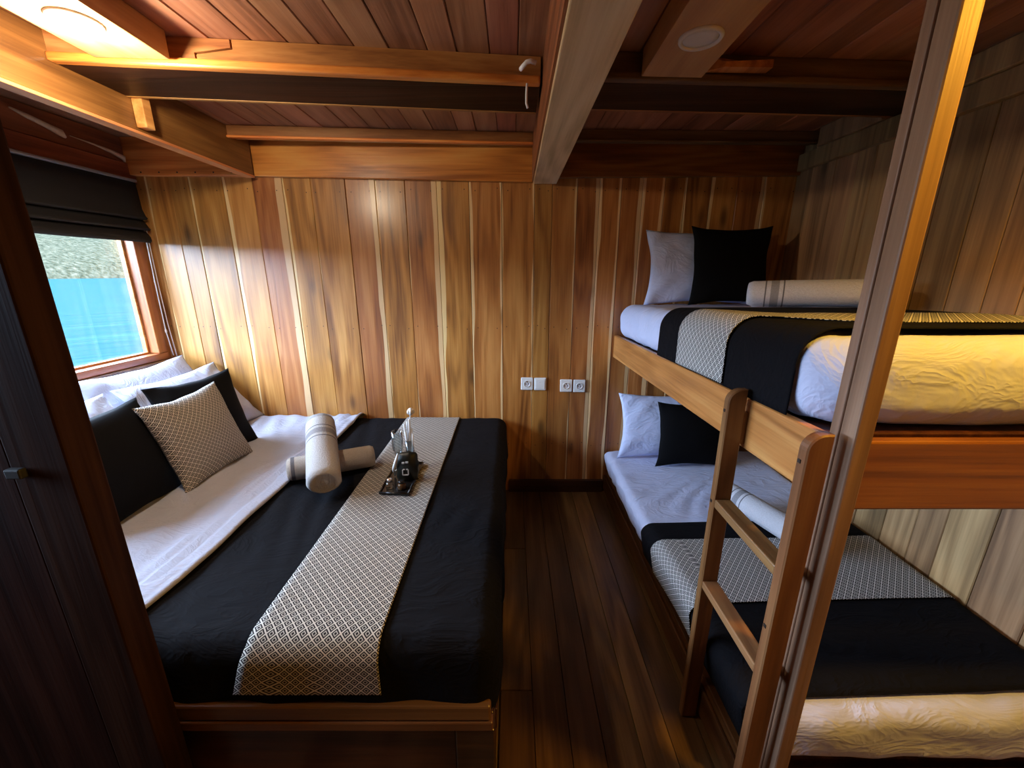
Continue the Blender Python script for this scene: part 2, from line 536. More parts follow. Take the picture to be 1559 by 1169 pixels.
def rbox_bm(x0, x1, y0, y1, z0, z1, r, step=0.03):
    """a dense rounded box"""
    bm = bmesh.new()
    lo, hi = Vector((x0, y0, z0)), Vector((x1, y1, z1))

    def lin(a, b):
        n = max(2, int(round((b - a) / step)))
        mid = [a + (b - a) * i / n for i in range(n + 1)]
        extra = []
        for e in (0.06, 0.14, 0.25, 0.4, 0.6, 0.8):
            extra += [a + r * e * 1.0, b - r * e * 1.0]
        s = [a]
        for v in sorted(mid + extra):
            if v - s[-1] > 0.0022 and b - v > 0.0022:
                s.append(v)
        s.append(b)
        return s
    gx, gy, gz = lin(x0, x1), lin(y0, y1), lin(z0, z1)
    cache = {}

    def vert(p):
        k = tuple(round(c, 5) for c in p)
        if k not in cache:
            q = Vector([min(max(p[i], lo[i] + r), hi[i] - r) for i in range(3)])
            d = Vector(p) - q
            cache[k] = bm.verts.new(q + d.normalized() * r if d.length > 1e-9 else q)
        return cache[k]

    def face(pts):
        v = [vert(p) for p in pts]
        if len(set(v)) == 4:
            try:
                bm.faces.new(v)
            except ValueError:
                pass
    for za, s in ((z0, -1), (z1, 1)):
        for a, b in zip(gx, gx[1:]):
            for c, d in zip(gy, gy[1:]):
                f = [(a, c, za), (b, c, za), (b, d, za), (a, d, za)]
                face(f if s > 0 else f[::-1])
    for ya, s in ((y0, 1), (y1, -1)):
        for a, b in zip(gx, gx[1:]):
            for c, d in zip(gz, gz[1:]):
                f = [(a, ya, c), (b, ya, c), (b, ya, d), (a, ya, d)]
                face(f if s > 0 else f[::-1])
    for xa, s in ((x0, -1), (x1, 1)):
        for a, b in zip(gy, gy[1:]):
            for c, d in zip(gz, gz[1:]):
                f = [(xa, a, c), (xa, b, c), (xa, b, d), (xa, a, d)]
                face(f if s > 0 else f[::-1])
    bm.normal_update()
    return bm


def cut(bm, co, no):
    """throw away what lies on the side the normal points to"""
    bmesh.ops.bisect_plane(bm, geom=bm.verts[:] + bm.edges[:] + bm.faces[:], dist=1e-5, plane_co=co, plane_no=no, clear_outer=True)


def finish_cloth(name, bm, mat, parent, thick=0.004, uvf=None, deform=None, wrinkle=None):
    bm.normal_update()
    if uvf:
        lay = bm.loops.layers.uv.new('UVMap')
        for f in bm.faces:
            for lp in f.loops:
                lp[lay].uv = uvf(lp.vert.co)
    if wrinkle:
        new = [(v, v.normal.copy() * wrinkle(v.co)) for v in bm.verts]
        for v, d in new:
            v.co += d
    if deform:
        for v in bm.verts:
            v.co = deform(v.co)
    me = bpy.data.meshes.new(name)
    bm.to_mesh(me)
    bm.free()
    o = link(name, me, mat, parent, True)
    if thick:
        md = o.modifiers.new('thickness', 'SOLIDIFY')
        md.thickness = thick
        md.offset = 1.0
    return o


def cushion(name, c, ux, uy, w, h, t, mat, parent=None, n=30, pinch=0.11, seed=0.0, wr=0.006, label=None, cat=None, group=None, uvs=True, sag=0.0):
    """a stuffed square cushion, centre c, width along ux and height along uy"""
    c, ux, uy = Vector(c), Vector(ux).normalized(), Vector(uy).normalized()
    un = ux.cross(uy).normalized()
    uy = un.cross(ux).normalized()
    bm = bmesh.new()
    lay = bm.loops.layers.uv.new('UVMap')
    uvd = {}
    grids = []
    for side in (1, -1):
        g = []
        for i in range(n + 1):
            row = []
            u = -1 + 2 * i / n
            u = math.copysign(abs(u) ** 0.8, u)
            for j in range(n + 1):
                v = -1 + 2 * j / n
                v = math.copysign(abs(v) ** 0.8, v)
                edge = i in (0, n) or j in (0, n)
                if side == -1 and edge:
                    row.append(grids[0][i][j]); continue
                px = u * w / 2 * (1 - pinch * (1 - v * v))
                py = v * h / 2 * (1 - pinch * (1 - u * u))
                px += 0.006 * nz(v * 2.2, seed, 3) * (1 if edge else 0.5)
                py += 0.006 * nz(u * 2.2, seed, 7) * (1 if edge else 0.5)
                th = t / 2 * (max(0, (1 - u * u)) ** 0.55) * (max(0, (1 - v * v)) ** 0.55)
                th *= 1.0 - 0.25 * v * sag
                if not edge:
                    rad = abs(u) * abs(v)
                    th += wr * nz(px * 9 + seed, py * 9 * side, seed) * (0.4 + rad)
                    th += wr * 0.7 * math.sin((px - py) * 40 + 3 * nz(px * 6, py * 6, seed)) * rad
                    th = max(th, 0.002)
                vt = bm.verts.new(c + ux * px + uy * py + un * th * side)
                uvd[vt] = (u * w / 2, v * h / 2)
                row.append(vt)
            g.append(row)
        grids.append(g)
        for i in range(n):
            for j in range(n):
                q = [g[i][j], g[i + 1][j], g[i + 1][j + 1], g[i][j + 1]]
                f = bm.faces.new(q if side == 1 else q[::-1])
                for lp in f.loops:
                    lp[lay].uv = uvd[lp.vert]
    me = bpy.data.meshes.new(name)
    bm.to_mesh(me)
    bm.free()
    o = link(name, me, mat, parent, True)
    # a piped seam round the edge
    if label:
        tag(o, label, cat, group)
    return o


def rolled_towel(name, a, b, r, mat, label, group):
    """a tightly rolled towel: the roll and the loose flap that ends along its side"""
    a, b = Vector(a), Vector(b)
    ax = (b - a)
    L = ax.length
    ax.normalize()
    up = Vector((0, 0, 1))
    sd = ax.cross(up).normalized()
    up = sd.cross(ax).normalized()
    t = thing(name, a.lerp(b, 0.5) - up * r, label, 'towel', group)
    bm = bmesh.new()
    lay = bm.loops.layers.uv.new('UVMap')
    seg, rows = 36, 26
    uvd = {}
    rings = []
    for i in range(rows + 1):
        s = i / rows
        e = min(s, 1 - s) * L
        shrink = 1.0 if e > 0.02 else 0.86 + 0.14 * math.sqrt(max(0.0, 1 - (1 - e / 0.02) ** 2))
        ring = []
        for k in range(seg):
            th = 2 * math.pi * k / seg
            rr = r * shrink * (1 + 0.035 * nz(s * 3, math.cos(th) * 1.3, math.sin(th) * 1.3 + L) + 0.05 * ((k / seg) - 0.5))
            v = bm.verts.new(a + ax * (s * L) + (sd * math.cos(th) + up * math.sin(th) * 0.95) * rr)
            uvd[v] = (s * L, th * r)
            ring.append(v)
        rings.append(ring)
    for i in range(rows):
        for k in range(seg):
            f = bm.faces.new((rings[i][k], rings[i + 1][k], rings[i + 1][(k + 1) % seg], rings[i][(k + 1) % seg]))
            for lp in f.loops:
                lp[lay].uv = uvd[lp.vert]
    for ring, cc, sgn in ((rings[0], a, 1), (rings[-1], b, -1)):
        prev = ring
        for q, depth in ((0.78, 0.003), (0.66, -0.008), (0.5, 0.004), (0.36, -0.008), (0.2, 0.0)):
            cur = []
            for k, v in enumerate(ring):
                p = cc + (v.co - cc) * q - ax * sgn * depth
                nv_ = bm.verts.new(p)
                uvd[nv_] = (0.3, 0.0)
                cur.append(nv_)
            for k in range(seg):
                f = bm.faces.new((prev[k], prev[(k + 1) % seg], cur[(k + 1) % seg], cur[k]))
                for lp in f.loops:
                    lp[lay].uv = (uvd[prev[0]][0] if prev is ring else 0.3, 0)
            prev = cur
        f = bm.faces.new(prev)
        for lp in f.loops:
            lp[lay].uv = (0.3, 0)
    bmesh.ops.recalc_face_normals(bm, faces=bm.faces[:])
    me = bpy.data.meshes.new('roll')
    bm.to_mesh(me); bm.free()
    link('roll', me, mat, t, True)
    # the loose outer end of the cloth, lying along the roll
    bm = bmesh.new()
    lay = bm.loops.layers.uv.new('UVMap')
    g = []
    for i in range(13):
        s = 0.04 + 0.92 * i / 12
        row = []
        for k in range(5):
            th = math.radians(200 + 14 * k)
            v = bm.verts.new(a + ax * (s * L) + (sd * math.cos(th) + up * math.sin(th) * 0.95) * (r * 1.035 + 0.0008 * k))
            row.append((v, (s * L, th * r)))
        g.append(row)
    for i in range(12):
        for k in range(4):
            q = [g[i][k], g[i + 1][k], g[i + 1][k + 1], g[i][k + 1]]
            f = bm.faces.new([x[0] for x in q])
            for lp, x in zip(f.loops, q):
                lp[lay].uv = x[1]
    me = bpy.data.meshes.new('flap')
    bm.to_mesh(me); bm.free()
    o = link('flap', me, mat, t, True)
    md = o.modifiers.new('thickness', 'SOLIDIFY'); md.thickness = 0.004; md.offset = 0
    return t


# ------------------------------------------------------------------ the setting: shell of the cabin
XL, XR, YB, YF, ZC = -2.15, 1.62, 2.50, -1.30, 2.165

floor = tag(box('floor', XL - 0.1, XR + 0.1, YF - 0.1, YB + 0.1, -0.10, -0.014, M['outer']), kind='structure')
# corridor boards, running away from the camera
x = 0.074
k = 0
while x < 0.66:
    w = random.choice((0.105, 0.115, 0.12))
    for (ya, yb) in ((YF, 0.35 + 0.2 * (k % 3)), (0.352 + 0.2 * (k % 3), YB - 0.02)):
        plank('plank', (x, ya, -0.014), (w - 0.0015, 0, 0), (0, yb - ya, 0), (0, 0, 0.014 - random.random() * 0.0012), M['floor'], floor, 0.001)
    x += w
    k += 1
for ya, yb in ((YF, 0.3), (0.302, 1.10), (1.103, 1.872), (1.875, YB - 0.02)):
    plank('plank', (-0.04, ya, -0.014), (0.1125, 0, 0), (0, yb - ya, 0), (0, 0, 0.0135), M['floor'], floor, 0.001)
for i in range(8):
    plank('plank', (-0.16 - 0.12 * i, YF, -0.014), (0.118, 0, 0), (0, 2.08, 0), (0, 0, 0.013), M['floor'], floor, 0.001)
for i in range(8):
    plank('plank', (x + 0.12 * i, YF, -0.014), (0.118, 0, 0), (0, 2.06, 0), (0, 0, 0.013), M['floor'], floor, 0.001)

# back wall: upright varnished boards
wb = tag(box('wall_back', XL - 0.1, XR + 0.1, YB, YB + 0.08, -0.05, 2.25, M['outer']), kind='structure')
seams_px = [195, 225, 262, 291, 342, 387, 432, 475, 527, 572, 617, 665, 714, 764, 814, 841, 879, 913, 946, 978, 1011, 1043, 1081, 1121, 1162, 1215]
seams = [(p - 779.5) * 0.003745 for p in seams_px]
for a, b in zip(seams, seams[1:]):
    d = random.random() * 0.003
    plank('plank', (a + 0.0008, YB - 0.0005, 0.0), (b - a - 0.0016, 0, 0), (0, 0, 2.165), (0, -0.014 - d, 0), M['wall'], wb)

bm = bmesh.new()
for a, b in zip(seams, seams[1:]):
    for zz in (1.905, 1.13, 0.35):
        for xx in (a + 0.03, b - 0.03):
            p = (xx + random.uniform(-0.006, 0.006), YB - 0.0155, zz + random.uniform(-0.012, 0.012))
            bmesh.ops.create_circle(bm, cap_ends=True, segments=6, radius=0.0032, matrix=Matrix.Translation((p[0], YB - 0.0180, p[2])) @ Matrix.Rotation(math.pi / 2, 4, 'X'))
tag(bm_to('nails', bm, M['screw'], wb), kind='stuff')

# right wall: greyer boards
wr = tag(box('wall_right', XR, XR + 0.08, YF - 0.1, YB + 0.1, -0.05, 2.25, M['outer']), kind='structure')
y = YB - 0.012
while y > YF:
    w = random.choice((0.10, 0.12, 0.135, 0.15, 0.165))
    d = random.random() * 0.003
    plank('plank', (XR + 0.0005, y - w + 0.0012, 0.0), (0, w - 0.0024, 0), (0, 0, 2.165), (-0.014 - d, 0, 0), M['wall_side'], wr)
    y -= w

# left wall with the window opening
WY0, WY1, WZ0, WZ1 = 0.78, 2.378, 0.985, 1.76
VZ1 = 2.04
wl = bmesh.new()
VY0, VY1 = 0.34, 0.64
OG = 0.035                                               # the rough opening stands back behind the frames
for (ya, yb, za, zb) in ((YF - 0.1, VY0 - OG, -0.05, 2.25), (VY0 - OG, VY1 + OG, -0.05, WZ0 - OG), (VY0 - OG, VY1 + OG, VZ1 + OG, 2.25), (VY1 + OG, WY0 - OG, -0.05, 2.25), (WY1 + OG, YB + 0.1, -0.05, 2.25), (WY0 - OG, WY1 + OG, -0.05, WZ0 - OG), (WY0 - OG, WY1 + OG, WZ1 + OG, 2.25)):
    bm_prism(wl, [(XL - 0.08, ya, za), (XL, ya, za), (XL, yb, za), (XL - 0.08, yb, za)],
             [(XL - 0.08, ya, zb), (XL, ya, zb), (XL, yb, zb), (XL - 0.08, yb, zb)])
wl = tag(bm_to('wall_left', wl, M['outer']), kind='structure')
for za, zb in ((0.30, 0.46), (0.46, 0.62), (0.62, 0.78), (0.78, 0.935)):
    plank('plank', (XL - 0.0005, WY0, za + 0.001), (0, 0, zb - za - 0.002), (0, YB - 0.02 - WY0, 0), (0.012, 0, 0), M['frame_y'], wl)
plank('plank', (XL - 0.0005, WY0 - 0.1, 2.035), (0, 0, 0.128), (0, YB - 0.02 - WY0 + 0.1, 0), (0.030, 0, 0), M['red_y'], wl)
plank('plank', (XL - 0.0005, WY0 - 0.1, 1.935), (0, 0, 0.099), (0, YB - 0.02 - WY0 + 0.1, 0), (0.040, 0, 0), M['red_y'], wl)
plank('plank', (XL - 0.0005, WY1 + 0.062, 0.935), (0, YB - 0.02 - WY1 - 0.062, 0), (0, 0, 1.0), (0.012, 0, 0), M['wall'], wl)
for ya, yb in ((0.705, 0.777), *((0.275 - 0.16 * q - 0.157, 0.275 - 0.16 * q) for q in range(9))):
    plank('plank', (XL - 0.0005, ya, 0.0), (0, yb - ya, 0), (0, 0, 2.165), (0.012, 0, 0), M['wall_side'], wl)
for za in (0.0, 0.157, 0.314, 0.471, 0.628, 0.785):
    plank('plank', (XL - 0.0005, VY0 - 0.06, za), (0, 0, 0.155), (0, VY1 - VY0 + 0.12, 0), (0.012, 0, 0), M['frame_y'], wl)
# a strip of torn raw veneer on the boards above the window
for pts, tp in ((((XL + 0.038, 1.93, 2.125), (XL + 0.038, 1.99, 2.112), (XL + 0.040, 2.06, 2.098), (XL + 0.040, 2.115, 2.085), (XL + 0.040, 2.135, 2.070)), (0.3, 0.9, 1.0, 1.4, 0.5)),
                (((XL + 0.038, 2.16, 2.085), (XL + 0.038, 2.27, 2.080), (XL + 0.040, 2.36, 2.070), (XL + 0.042, 2.42, 2.055), (XL + 0.042, 2.425, 2.035)), (0.15, 0.4, 0.8, 1.1, 0.4))):
    tag(tube('raw_strip', pts, 0.012, M['raw'], wl, 6, tp), 'torn pale strip of raw wood')

wf = tag(box('wall_front', XL - 0.1, XR + 0.1, YF - 0.08, YF, -0.05, 2.25, M['outer']), kind='structure')
for i in range(24):
    plank('plank', (XL + i * 0.157, YF - 0.0005, 0.0), (0.155, 0, 0), (0, 0, 2.165), (0, 0.012, 0), M['wall_side'], wf)

# windows: the one by the bed, and its neighbour beyond the partition, beside the camera
for num, ya, yb, zt in ((1, WY0, WY1, WZ1), (2, VY0, VY1, VZ1)):
    win = tag(bpy.data.objects.new('window_%d' % num, None), kind='structure')
    win.location = (XL, (ya + yb) / 2, WZ0)
    COL.objects.link(win)
    box('sill', XL - 0.07, XL + 0.028, ya - 0.06, yb + 0.062, 0.945, WZ0, M['frame_y'], win, 0.004)
    if num == 1:
        box('ledge', XL, XL + 0.05, ya - 0.06, YB - 0.016, 0.925, 0.944, M['bed_lip'], win, 0.003)
    box('jamb', XL - 0.07, XL + 0.026, yb, yb + 0.062, WZ0 + 0.001, zt + 0.08, M['frame_z'], win, 0.004)
    box('jamb', XL - 0.07, XL + 0.026, ya - 0.06, ya, WZ0 + 0.001, zt + 0.08, M['frame_z'], win, 0.004)
    box('head', XL - 0.07, XL + 0.026, ya, yb, zt, zt + 0.08, M['frame_y'], win, 0.004)
    box('stop_bead', XL - 0.052, XL - 0.03, yb - 0.014, yb - 0.0005, WZ0 + 0.001, zt - 0.001, M['rail'], win, 0.002)
    box('stop_bead', XL - 0.052, XL - 0.03, ya, yb - 0.015, WZ0 + 0.0005, WZ0 + 0.012, M['rail'], win, 0.002)
    box('pane', XL - 0.066, XL - 0.060, ya + 0.001, yb - 0.001, WZ0 + 0.001, zt - 0.001, M['glass'], win)

# ceiling: boards between the beams, running away from the camera
ce = tag(box('ceiling', XL - 0.1, XR + 0.1, YF - 0.1, YB + 0.1, ZC + 0.016, 2.28, M['outer']), kind='structure')
x = XL
while x < XR:
    w = random.choice((0.095, 0.11, 0.125))
    plank('plank', (x + 0.001, YF, ZC + 0.017), (min(w, XR - x) - 0.002, 0, 0), (0, YB - YF, 0), (0, 0, -0.016 - random.random() * 0.002), M['ceil'], ce)
    x += w


def skew_box(name, xa, xb, ya, yb, d, za, zb, mat, parent, bevel=0.003):
    """a beam across the cabin whose front edge runs from (xa, ya) to (xb, yb); d is its depth"""
    bot = [(xa, ya, za), (xb, yb, za), (xb, yb + d, za), (xa, ya + d, za)]
    top = [(p[0], p[1], zb) for p in bot]
    return prism(name, bot, top, mat, parent, bevel)


def cross_beam(xa, xb, ya, yb, face, mold, joint=False):
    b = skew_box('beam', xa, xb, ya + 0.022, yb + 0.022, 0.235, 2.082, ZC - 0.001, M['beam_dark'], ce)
    if joint:                                              # two boards meeting in a stepped scarf joint
        def yy(px):
            return ya + (yb - ya) * (px - xa) / (xb - xa)
        zl, zh, x1, x2 = 2.106, ZC - 0.001, -1.005, -0.895
        for poly in ([(xa, zl), (x1, zl), (x1, zl + 0.018), (x2, zl + 0.036), (x2, zh), (xa, zh)],
                     [(x1 + 0.006, zl), (xb, zl), (xb, zh), (x2 + 0.006, zh), (x2 + 0.006, zl + 0.031), (x1 + 0.006, zl + 0.013)]):
            prism('face_board', [(px, yy(px), pz) for px, pz in poly], [(px, yy(px) + 0.021, pz) for px, pz in poly], M['beam_x'], b)
    else:
        skew_box('face_board', xa, xb, ya, yb, 0.021, 2.106, ZC - 0.001, face, b)
    skew_box('molding', xa, xb, ya - 0.012, yb - 0.012, 0.033, 2.080, 2.105, mold, b, 0.006)
    skew_box('rear_lip', xa, xb, ya + 0.250, yb + 0.250, 0.018, 2.080, ZC - 0.001, M['beam_x'], b)
    return b


cross_beam(-1.425, 0.098, 1.455, 1.615, M['beam_x'], M['trim'], True)
cross_beam(0.246, XR - 0.015, 1.575, 1.655, M['beam_shaded'], M['beam_shaded'])
for xa, xb, ya, yb, fm, mm in ((-1.425, 0.112, 2.262, 2.375, M['beam_x'], M['trim']), (0.252, XR - 0.015, 2.32, 2.36, M['beam_shaded'], M['beam_shaded'])):
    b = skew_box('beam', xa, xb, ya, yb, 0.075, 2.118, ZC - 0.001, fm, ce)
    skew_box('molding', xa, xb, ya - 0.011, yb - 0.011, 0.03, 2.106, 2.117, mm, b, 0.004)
for ya, z in ((0.55, 2.00), (-0.35, 2.08)):  # unseen beams; the first is set low to block the yellow downlight's spill
    skew_box('beam', XL, 0.09, ya, ya, 0.24, z, ZC - 0.001, M['beam_x'], ce)
    skew_box('beam', 0.24, XR - 0.02, ya, ya, 0.24, z, ZC - 0.001, M['beam_x'], ce)

# cornice boards along the back wall
tr = tag(prism('trim_1', [(XL, 2.44, 1.976), (-1.47, 2.44, 1.972), (-1.47, 2.483, 1.972), (XL, 2.483, 1.976)],
               [(XL, 2.44, ZC - 0.001), (-1.47, 2.44, ZC - 0.001), (-1.47, 2.483, ZC - 0.001), (XL, 2.483, ZC - 0.001)], M['trim'], None, 0.004), kind='structure')
for i in range(6):
    tag(box('screw', -2.05 + 0.1 * i, -2.043 + 0.1 * i, 2.4385, 2.441, 1.985, 1.992, M['screw'], tr), 'dark screw head')
tag(prism('trim_2', [(-1.43, 2.45, 1.972), (0.117, 2.45, 1.942), (0.117, 2.483, 1.942), (-1.43, 2.483, 1.972)],
          [(-1.43, 2.45, 2.150), (0.117, 2.45, 2.150), (0.117, 2.483, 2.150), (-1.43, 2.483, 2.150)], M['trim'], None, 0.004), kind='structure')
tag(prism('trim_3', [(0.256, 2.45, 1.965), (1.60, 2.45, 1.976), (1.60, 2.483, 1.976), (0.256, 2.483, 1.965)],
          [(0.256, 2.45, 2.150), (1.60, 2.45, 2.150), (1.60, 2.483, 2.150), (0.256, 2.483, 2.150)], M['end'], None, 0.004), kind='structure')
tag(box('baseboard_back', -0.02, 0.62, 2.462, 2.484, 0.0, 0.09, M['bed_x'], None, 0.004), kind='structure')
# frieze along the right wall, notched round the cross beam
t4 = tag(box('trim_4', 1.572, 1.604, YF, 2.447, 1.992, 2.075, M['wall_side'], None, 0.004), kind='structure')
for ya, yb in ((1.93, 2.30), (0.82, 1.62), (-0.08, 0.53)):
    box('frieze_block', 1.560, 1.604, ya, yb, 2.076, ZC - 0.002, M['wall_side'], t4, 0.004)

# lengthwise beam by the window
lb = tag(prism('beam', [(-1.425, 0.60, 1.98), (-1.425, 2.439, 1.972), (-1.466, 2.439, 1.972), (-1.466, 0.60, 1.98)],
               [(-1.425, 0.60, ZC - 0.001), (-1.425, 2.439, ZC - 0.001), (-1.466, 2.439, ZC - 0.001), (-1.466, 0.60, ZC - 0.001)], M['beam_y'], ce, 0.003),
         'brown lengthwise beam near the window')
prism('bottom_edge', [(-1.420, 0.60, 1.968), (-1.420, 2.438, 1.960), (-1.471, 2.438, 1.960), (-1.471, 0.60, 1.968)],
      [(-1.420, 0.60, 1.979), (-1.420, 2.438, 1.971), (-1.471, 2.438, 1.971), (-1.471, 0.60, 1.979)], M['rail'], lb, 0.002)
box('cleat', -1.424, -1.385, 1.725, 1.765, 1.985, 2.10, M['rail'], lb, 0.003)

# pale centre beam
prism('beam', [(0.092, YF, 1.955), (0.240, YF, 1.955), (0.252, 2.482, 1.938), (0.120, 2.482, 1.938)],
      [(0.092, YF, ZC - 0.001), (0.240, YF, ZC - 0.001), (0.252, 2.482, ZC - 0.001), (0.120, 2.482, ZC - 0.001)], M['beam_pale'], ce, 0.004)
cb = ce.children[-1]
tag(cb, 'pale tan lengthwise centre beam')
prism('side_board', [(0.084, YF, 1.962), (0.091, YF, 1.962), (0.119, 2.448, 1.946), (0.112, 2.448, 1.946)],
      [(0.084, YF, ZC - 0.002), (0.091, YF, ZC - 0.002), (0.119, 2.448, ZC - 0.002), (0.112, 2.448, ZC - 0.002)], M['red_y'], cb)

# boxed boards that carry the downlights
lp1 = prism('light_board', [(-1.25, 0.80, 2.088), (-1.045, 0.80, 2.088), (-1.058, 1.462, 2.088), (-1.277, 1.448, 2.088)],
            [(-1.25, 0.80, ZC - 0.001), (-1.045, 0.80, ZC - 0.001), (-1.058, 1.462, ZC - 0.001), (-1.277, 1.448, ZC - 0.001)], M['panel'], ce, 0.002)
lp2 = prism('light_board', [(0.425, 0.80, 2.085), (0.615, 0.80, 2.085), (0.638, 1.575, 2.085), (0.432, 1.564, 2.085)],
            [(0.425, 0.80, ZC - 0.001), (0.615, 0.80, ZC - 0.001), (0.638, 1.575, ZC - 0.001), (0.432, 1.564, ZC - 0.001)], M['panel'], ce, 0.002)
box('light_board', 0.95, 1.15, -0.10, 0.549, 2.085, ZC - 0.001, M['panel'], ce, 0.002)
tag(prism('wedge', [(0.70, 1.545, 2.105), (0.86, 1.55, 2.105), (0.86, 1.59, 2.105), (0.64, 1.585, 2.105)],
          [(0.70, 1.545, 2.12), (0.86, 1.55, 2.128), (0.86, 1.59, 2.128), (0.64, 1.585, 2.155)], M['rail'], ce), 'small offcut wedged against the beam')


def downlight(c, r, lit, label, diff):
    t = thing('downlight', c, label, 'ceiling light', 'round ceiling downlights')
    lathe('trim_ring', c, [(r * 0.80, 0.0), (r * 0.82, -0.007), (r * 0.94, -0.008), (r, -0.003), (r, 0.0)], M['lampring'], t)
    lathe('diffuser', c, [(0.0, -0.016), (r * 0.4, -0.0145), (r * 0.68, -0.009), (r * 0.78, -0.003), (r * 0.78, 0.0), (0.0, 0.0)] if lit else [(0.0, -0.006), (r * 0.5, -0.0055), (r * 0.79, -0.003), (r * 0.79, 0.0), (0.0, 0.0)], diff, t)
    return t


downlight((-1.142, 1.262, 2.088), 0.058, True, 'lit round downlight glowing warm white in the pale ceiling board', M['lampon'])
downlight((0.527, 1.335, 2.085), 0.060, False, 'unlit round grey-white downlight in the board beside the centre beam', M['lampoff'])
downlight((1.05, 0.48, 2.085), 0.058, True, 'lit yellow downlight above the foot of the bunks', M['lampwarm'])


def lamp(name, loc, power, col, size, blend):
    d = bpy.data.lights.new(name, 'SPOT' if blend else 'POINT')
    d.energy = power
    d.color = col
    d.shadow_soft_size = size
    if blend:
        d.spot_size = math.radians(174)
        d.spot_blend = blend
    o = bpy.data.objects.new(name, d)
    o.location = loc
    COL.objects.link(o)
    return o


lamp('downlight_light', (-1.142, 1.262, 2.018), 15.0, (1.0, 0.84, 0.62), 0.035, 0.0)
lamp('downlight_light', (1.05, 0.48, 2.066), 52.0, (1.0, 0.52, 0.05), 0.05, 0.45)

# partition at the foot of the double bed
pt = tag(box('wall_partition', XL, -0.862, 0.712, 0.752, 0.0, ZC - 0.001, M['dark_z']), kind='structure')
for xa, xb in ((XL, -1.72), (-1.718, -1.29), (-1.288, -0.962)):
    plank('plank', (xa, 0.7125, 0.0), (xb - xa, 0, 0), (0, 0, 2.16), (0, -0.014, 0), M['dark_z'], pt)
box('edge_post', -0.96, -0.845, 0.695, 0.757, 0.0, ZC - 0.001, M['dark_z'], pt, 0.005)
tag(box('latch', -0.955, -0.925, 0.680, 0.694, 1.075, 1.095, M['hole'], pt, 0.003), 'small black latch')

# ------------------------------------------------------------------ outside: sea and hillside
bm = bmesh.new()
for p in ((-240, -700, -1.2), (-2.6, -700, -1.2), (-2.6, 900, -1.2), (-240, 900, -1.2)):
    bm.verts.new(p)
bm.faces.new(bm.verts[:])
tag(bm_to('sea', bm, M['sea']), 'blue rippled sea outside the window', 'sea', kind='stuff')
bm = bmesh.new()
g = []
for i in range(19):
    row = []
    for j in range(90):
        yy = -700 + 1600 * j / 89
        s = i / 18
        hh = (14 + 30 * math.exp(-((yy - 380) / 230) ** 2)) * (1 + 0.2 * nz(yy * 0.012, 2.0))
        zz = -1.25 + hh * (s ** 0.6) + 5 * s * nz(yy * 0.03, s * 4, 5)
        row.append(bm.verts.new((-238 - 14 * nz(yy * 0.004, 9) - 110 * s, yy, zz)))
    g.append(row)
for i in range(18):
    for j in range(89):
        bm.faces.new((g[i][j], g[i + 1][j], g[i + 1][j + 1], g[i][j + 1]))
tag(bm_to('hillside', bm, M['hill'], None, True), 'pale wooded hillside across the water', 'hill', kind='structure')

# ------------------------------------------------------------------ roman blind
bl = thing('roman_blind', (XL + 0.05, 1.6, 1.64), 'black roman blind half raised over the window', 'blind')
box('head_rail', XL + 0.042, XL + 0.078, WY0 - 0.05, 2.432, 1.936, 1.949, M['grey'], bl, 0.003)
prof = [(0.060, 1.935), (0.062, 1.88), (0.064, 1.80), (0.074, 1.765), (0.084, 1.752), (0.078, 1.742), (0.060, 1.742),
        (0.064, 1.725), (0.078, 1.703), (0.088, 1.692), (0.080, 1.683), (0.060, 1.684),
        (0.066, 1.668), (0.076, 1.650), (0.078, 1.628), (0.070, 1.620), (0.052, 1.622), (0.048, 1.70), (0.046, 1.935)]


def blind_panel(name, idx, mat):
    bm = bmesh.new()
    rows = []
    ny = 24
    for j in range(ny + 1):
        yy = WY0 - 0.05 + (2.44 - WY0 + 0.05) * j / ny
        rows.append([bm.verts.new((XL + px + 0.003 * nz(yy * 3, pz * 12), yy, pz + 0.004 * nz(yy * 2.2, pz * 5, 4))) for px, pz in idx])
    n = len(idx)
    for j in range(ny):
        for k in range(n):
            bm.faces.new((rows[j][k], rows[j][(k + 1) % n], rows[j + 1][(k + 1) % n], rows[j + 1][k]))
    bm.faces.new(rows[0][::-1]); bm.faces.new(rows[-1])
    return bm_to(name, bm, mat, bl, True)


blind_panel('upper_panel', [(0.060, 1.935), (0.062, 1.88), (0.064, 1.80), (0.076, 1.765), (0.086, 1.752), (0.078, 1.744), (0.060, 1.744), (0.050, 1.742), (0.050, 1.640), (0.040, 1.640), (0.040, 1.935)], M['blind'])
blind_panel('fold', [(0.056, 1.742), (0.066, 1.728), (0.080, 1.705), (0.090, 1.694), (0.082, 1.686), (0.056, 1.686), (0.052, 1.71)], M['blind'])
blind_panel('fold', [(0.056, 1.684), (0.066, 1.670), (0.078, 1.652), (0.080, 1.630), (0.070, 1.620), (0.054, 1.622), (0.052, 1.65)], M['blind'])
tube('pull_cord', [(XL + 0.055, 2.434, 1.73), (XL + 0.045, 2.436, 1.4), (XL + 0.04, 2.44, 1.12), (XL + 0.045, 2.45, 0.96)], 0.0028, M['cord'], bl, 6)
tube('pull_cord', [(XL + 0.055, 2.448, 1.73), (XL + 0.048, 2.452, 1.4), (XL + 0.045, 2.46, 1.15), (XL + 0.05, 2.468, 0.95)], 0.0028, M['cord'], bl, 6)
lathe('cord_toggle', (XL + 0.04, 2.441, 1.10), [(0, 0), (0.005, 0.004), (0.006, 0.016), (0.003, 0.026), (0, 0.027)], M['cord'], bl, 10)

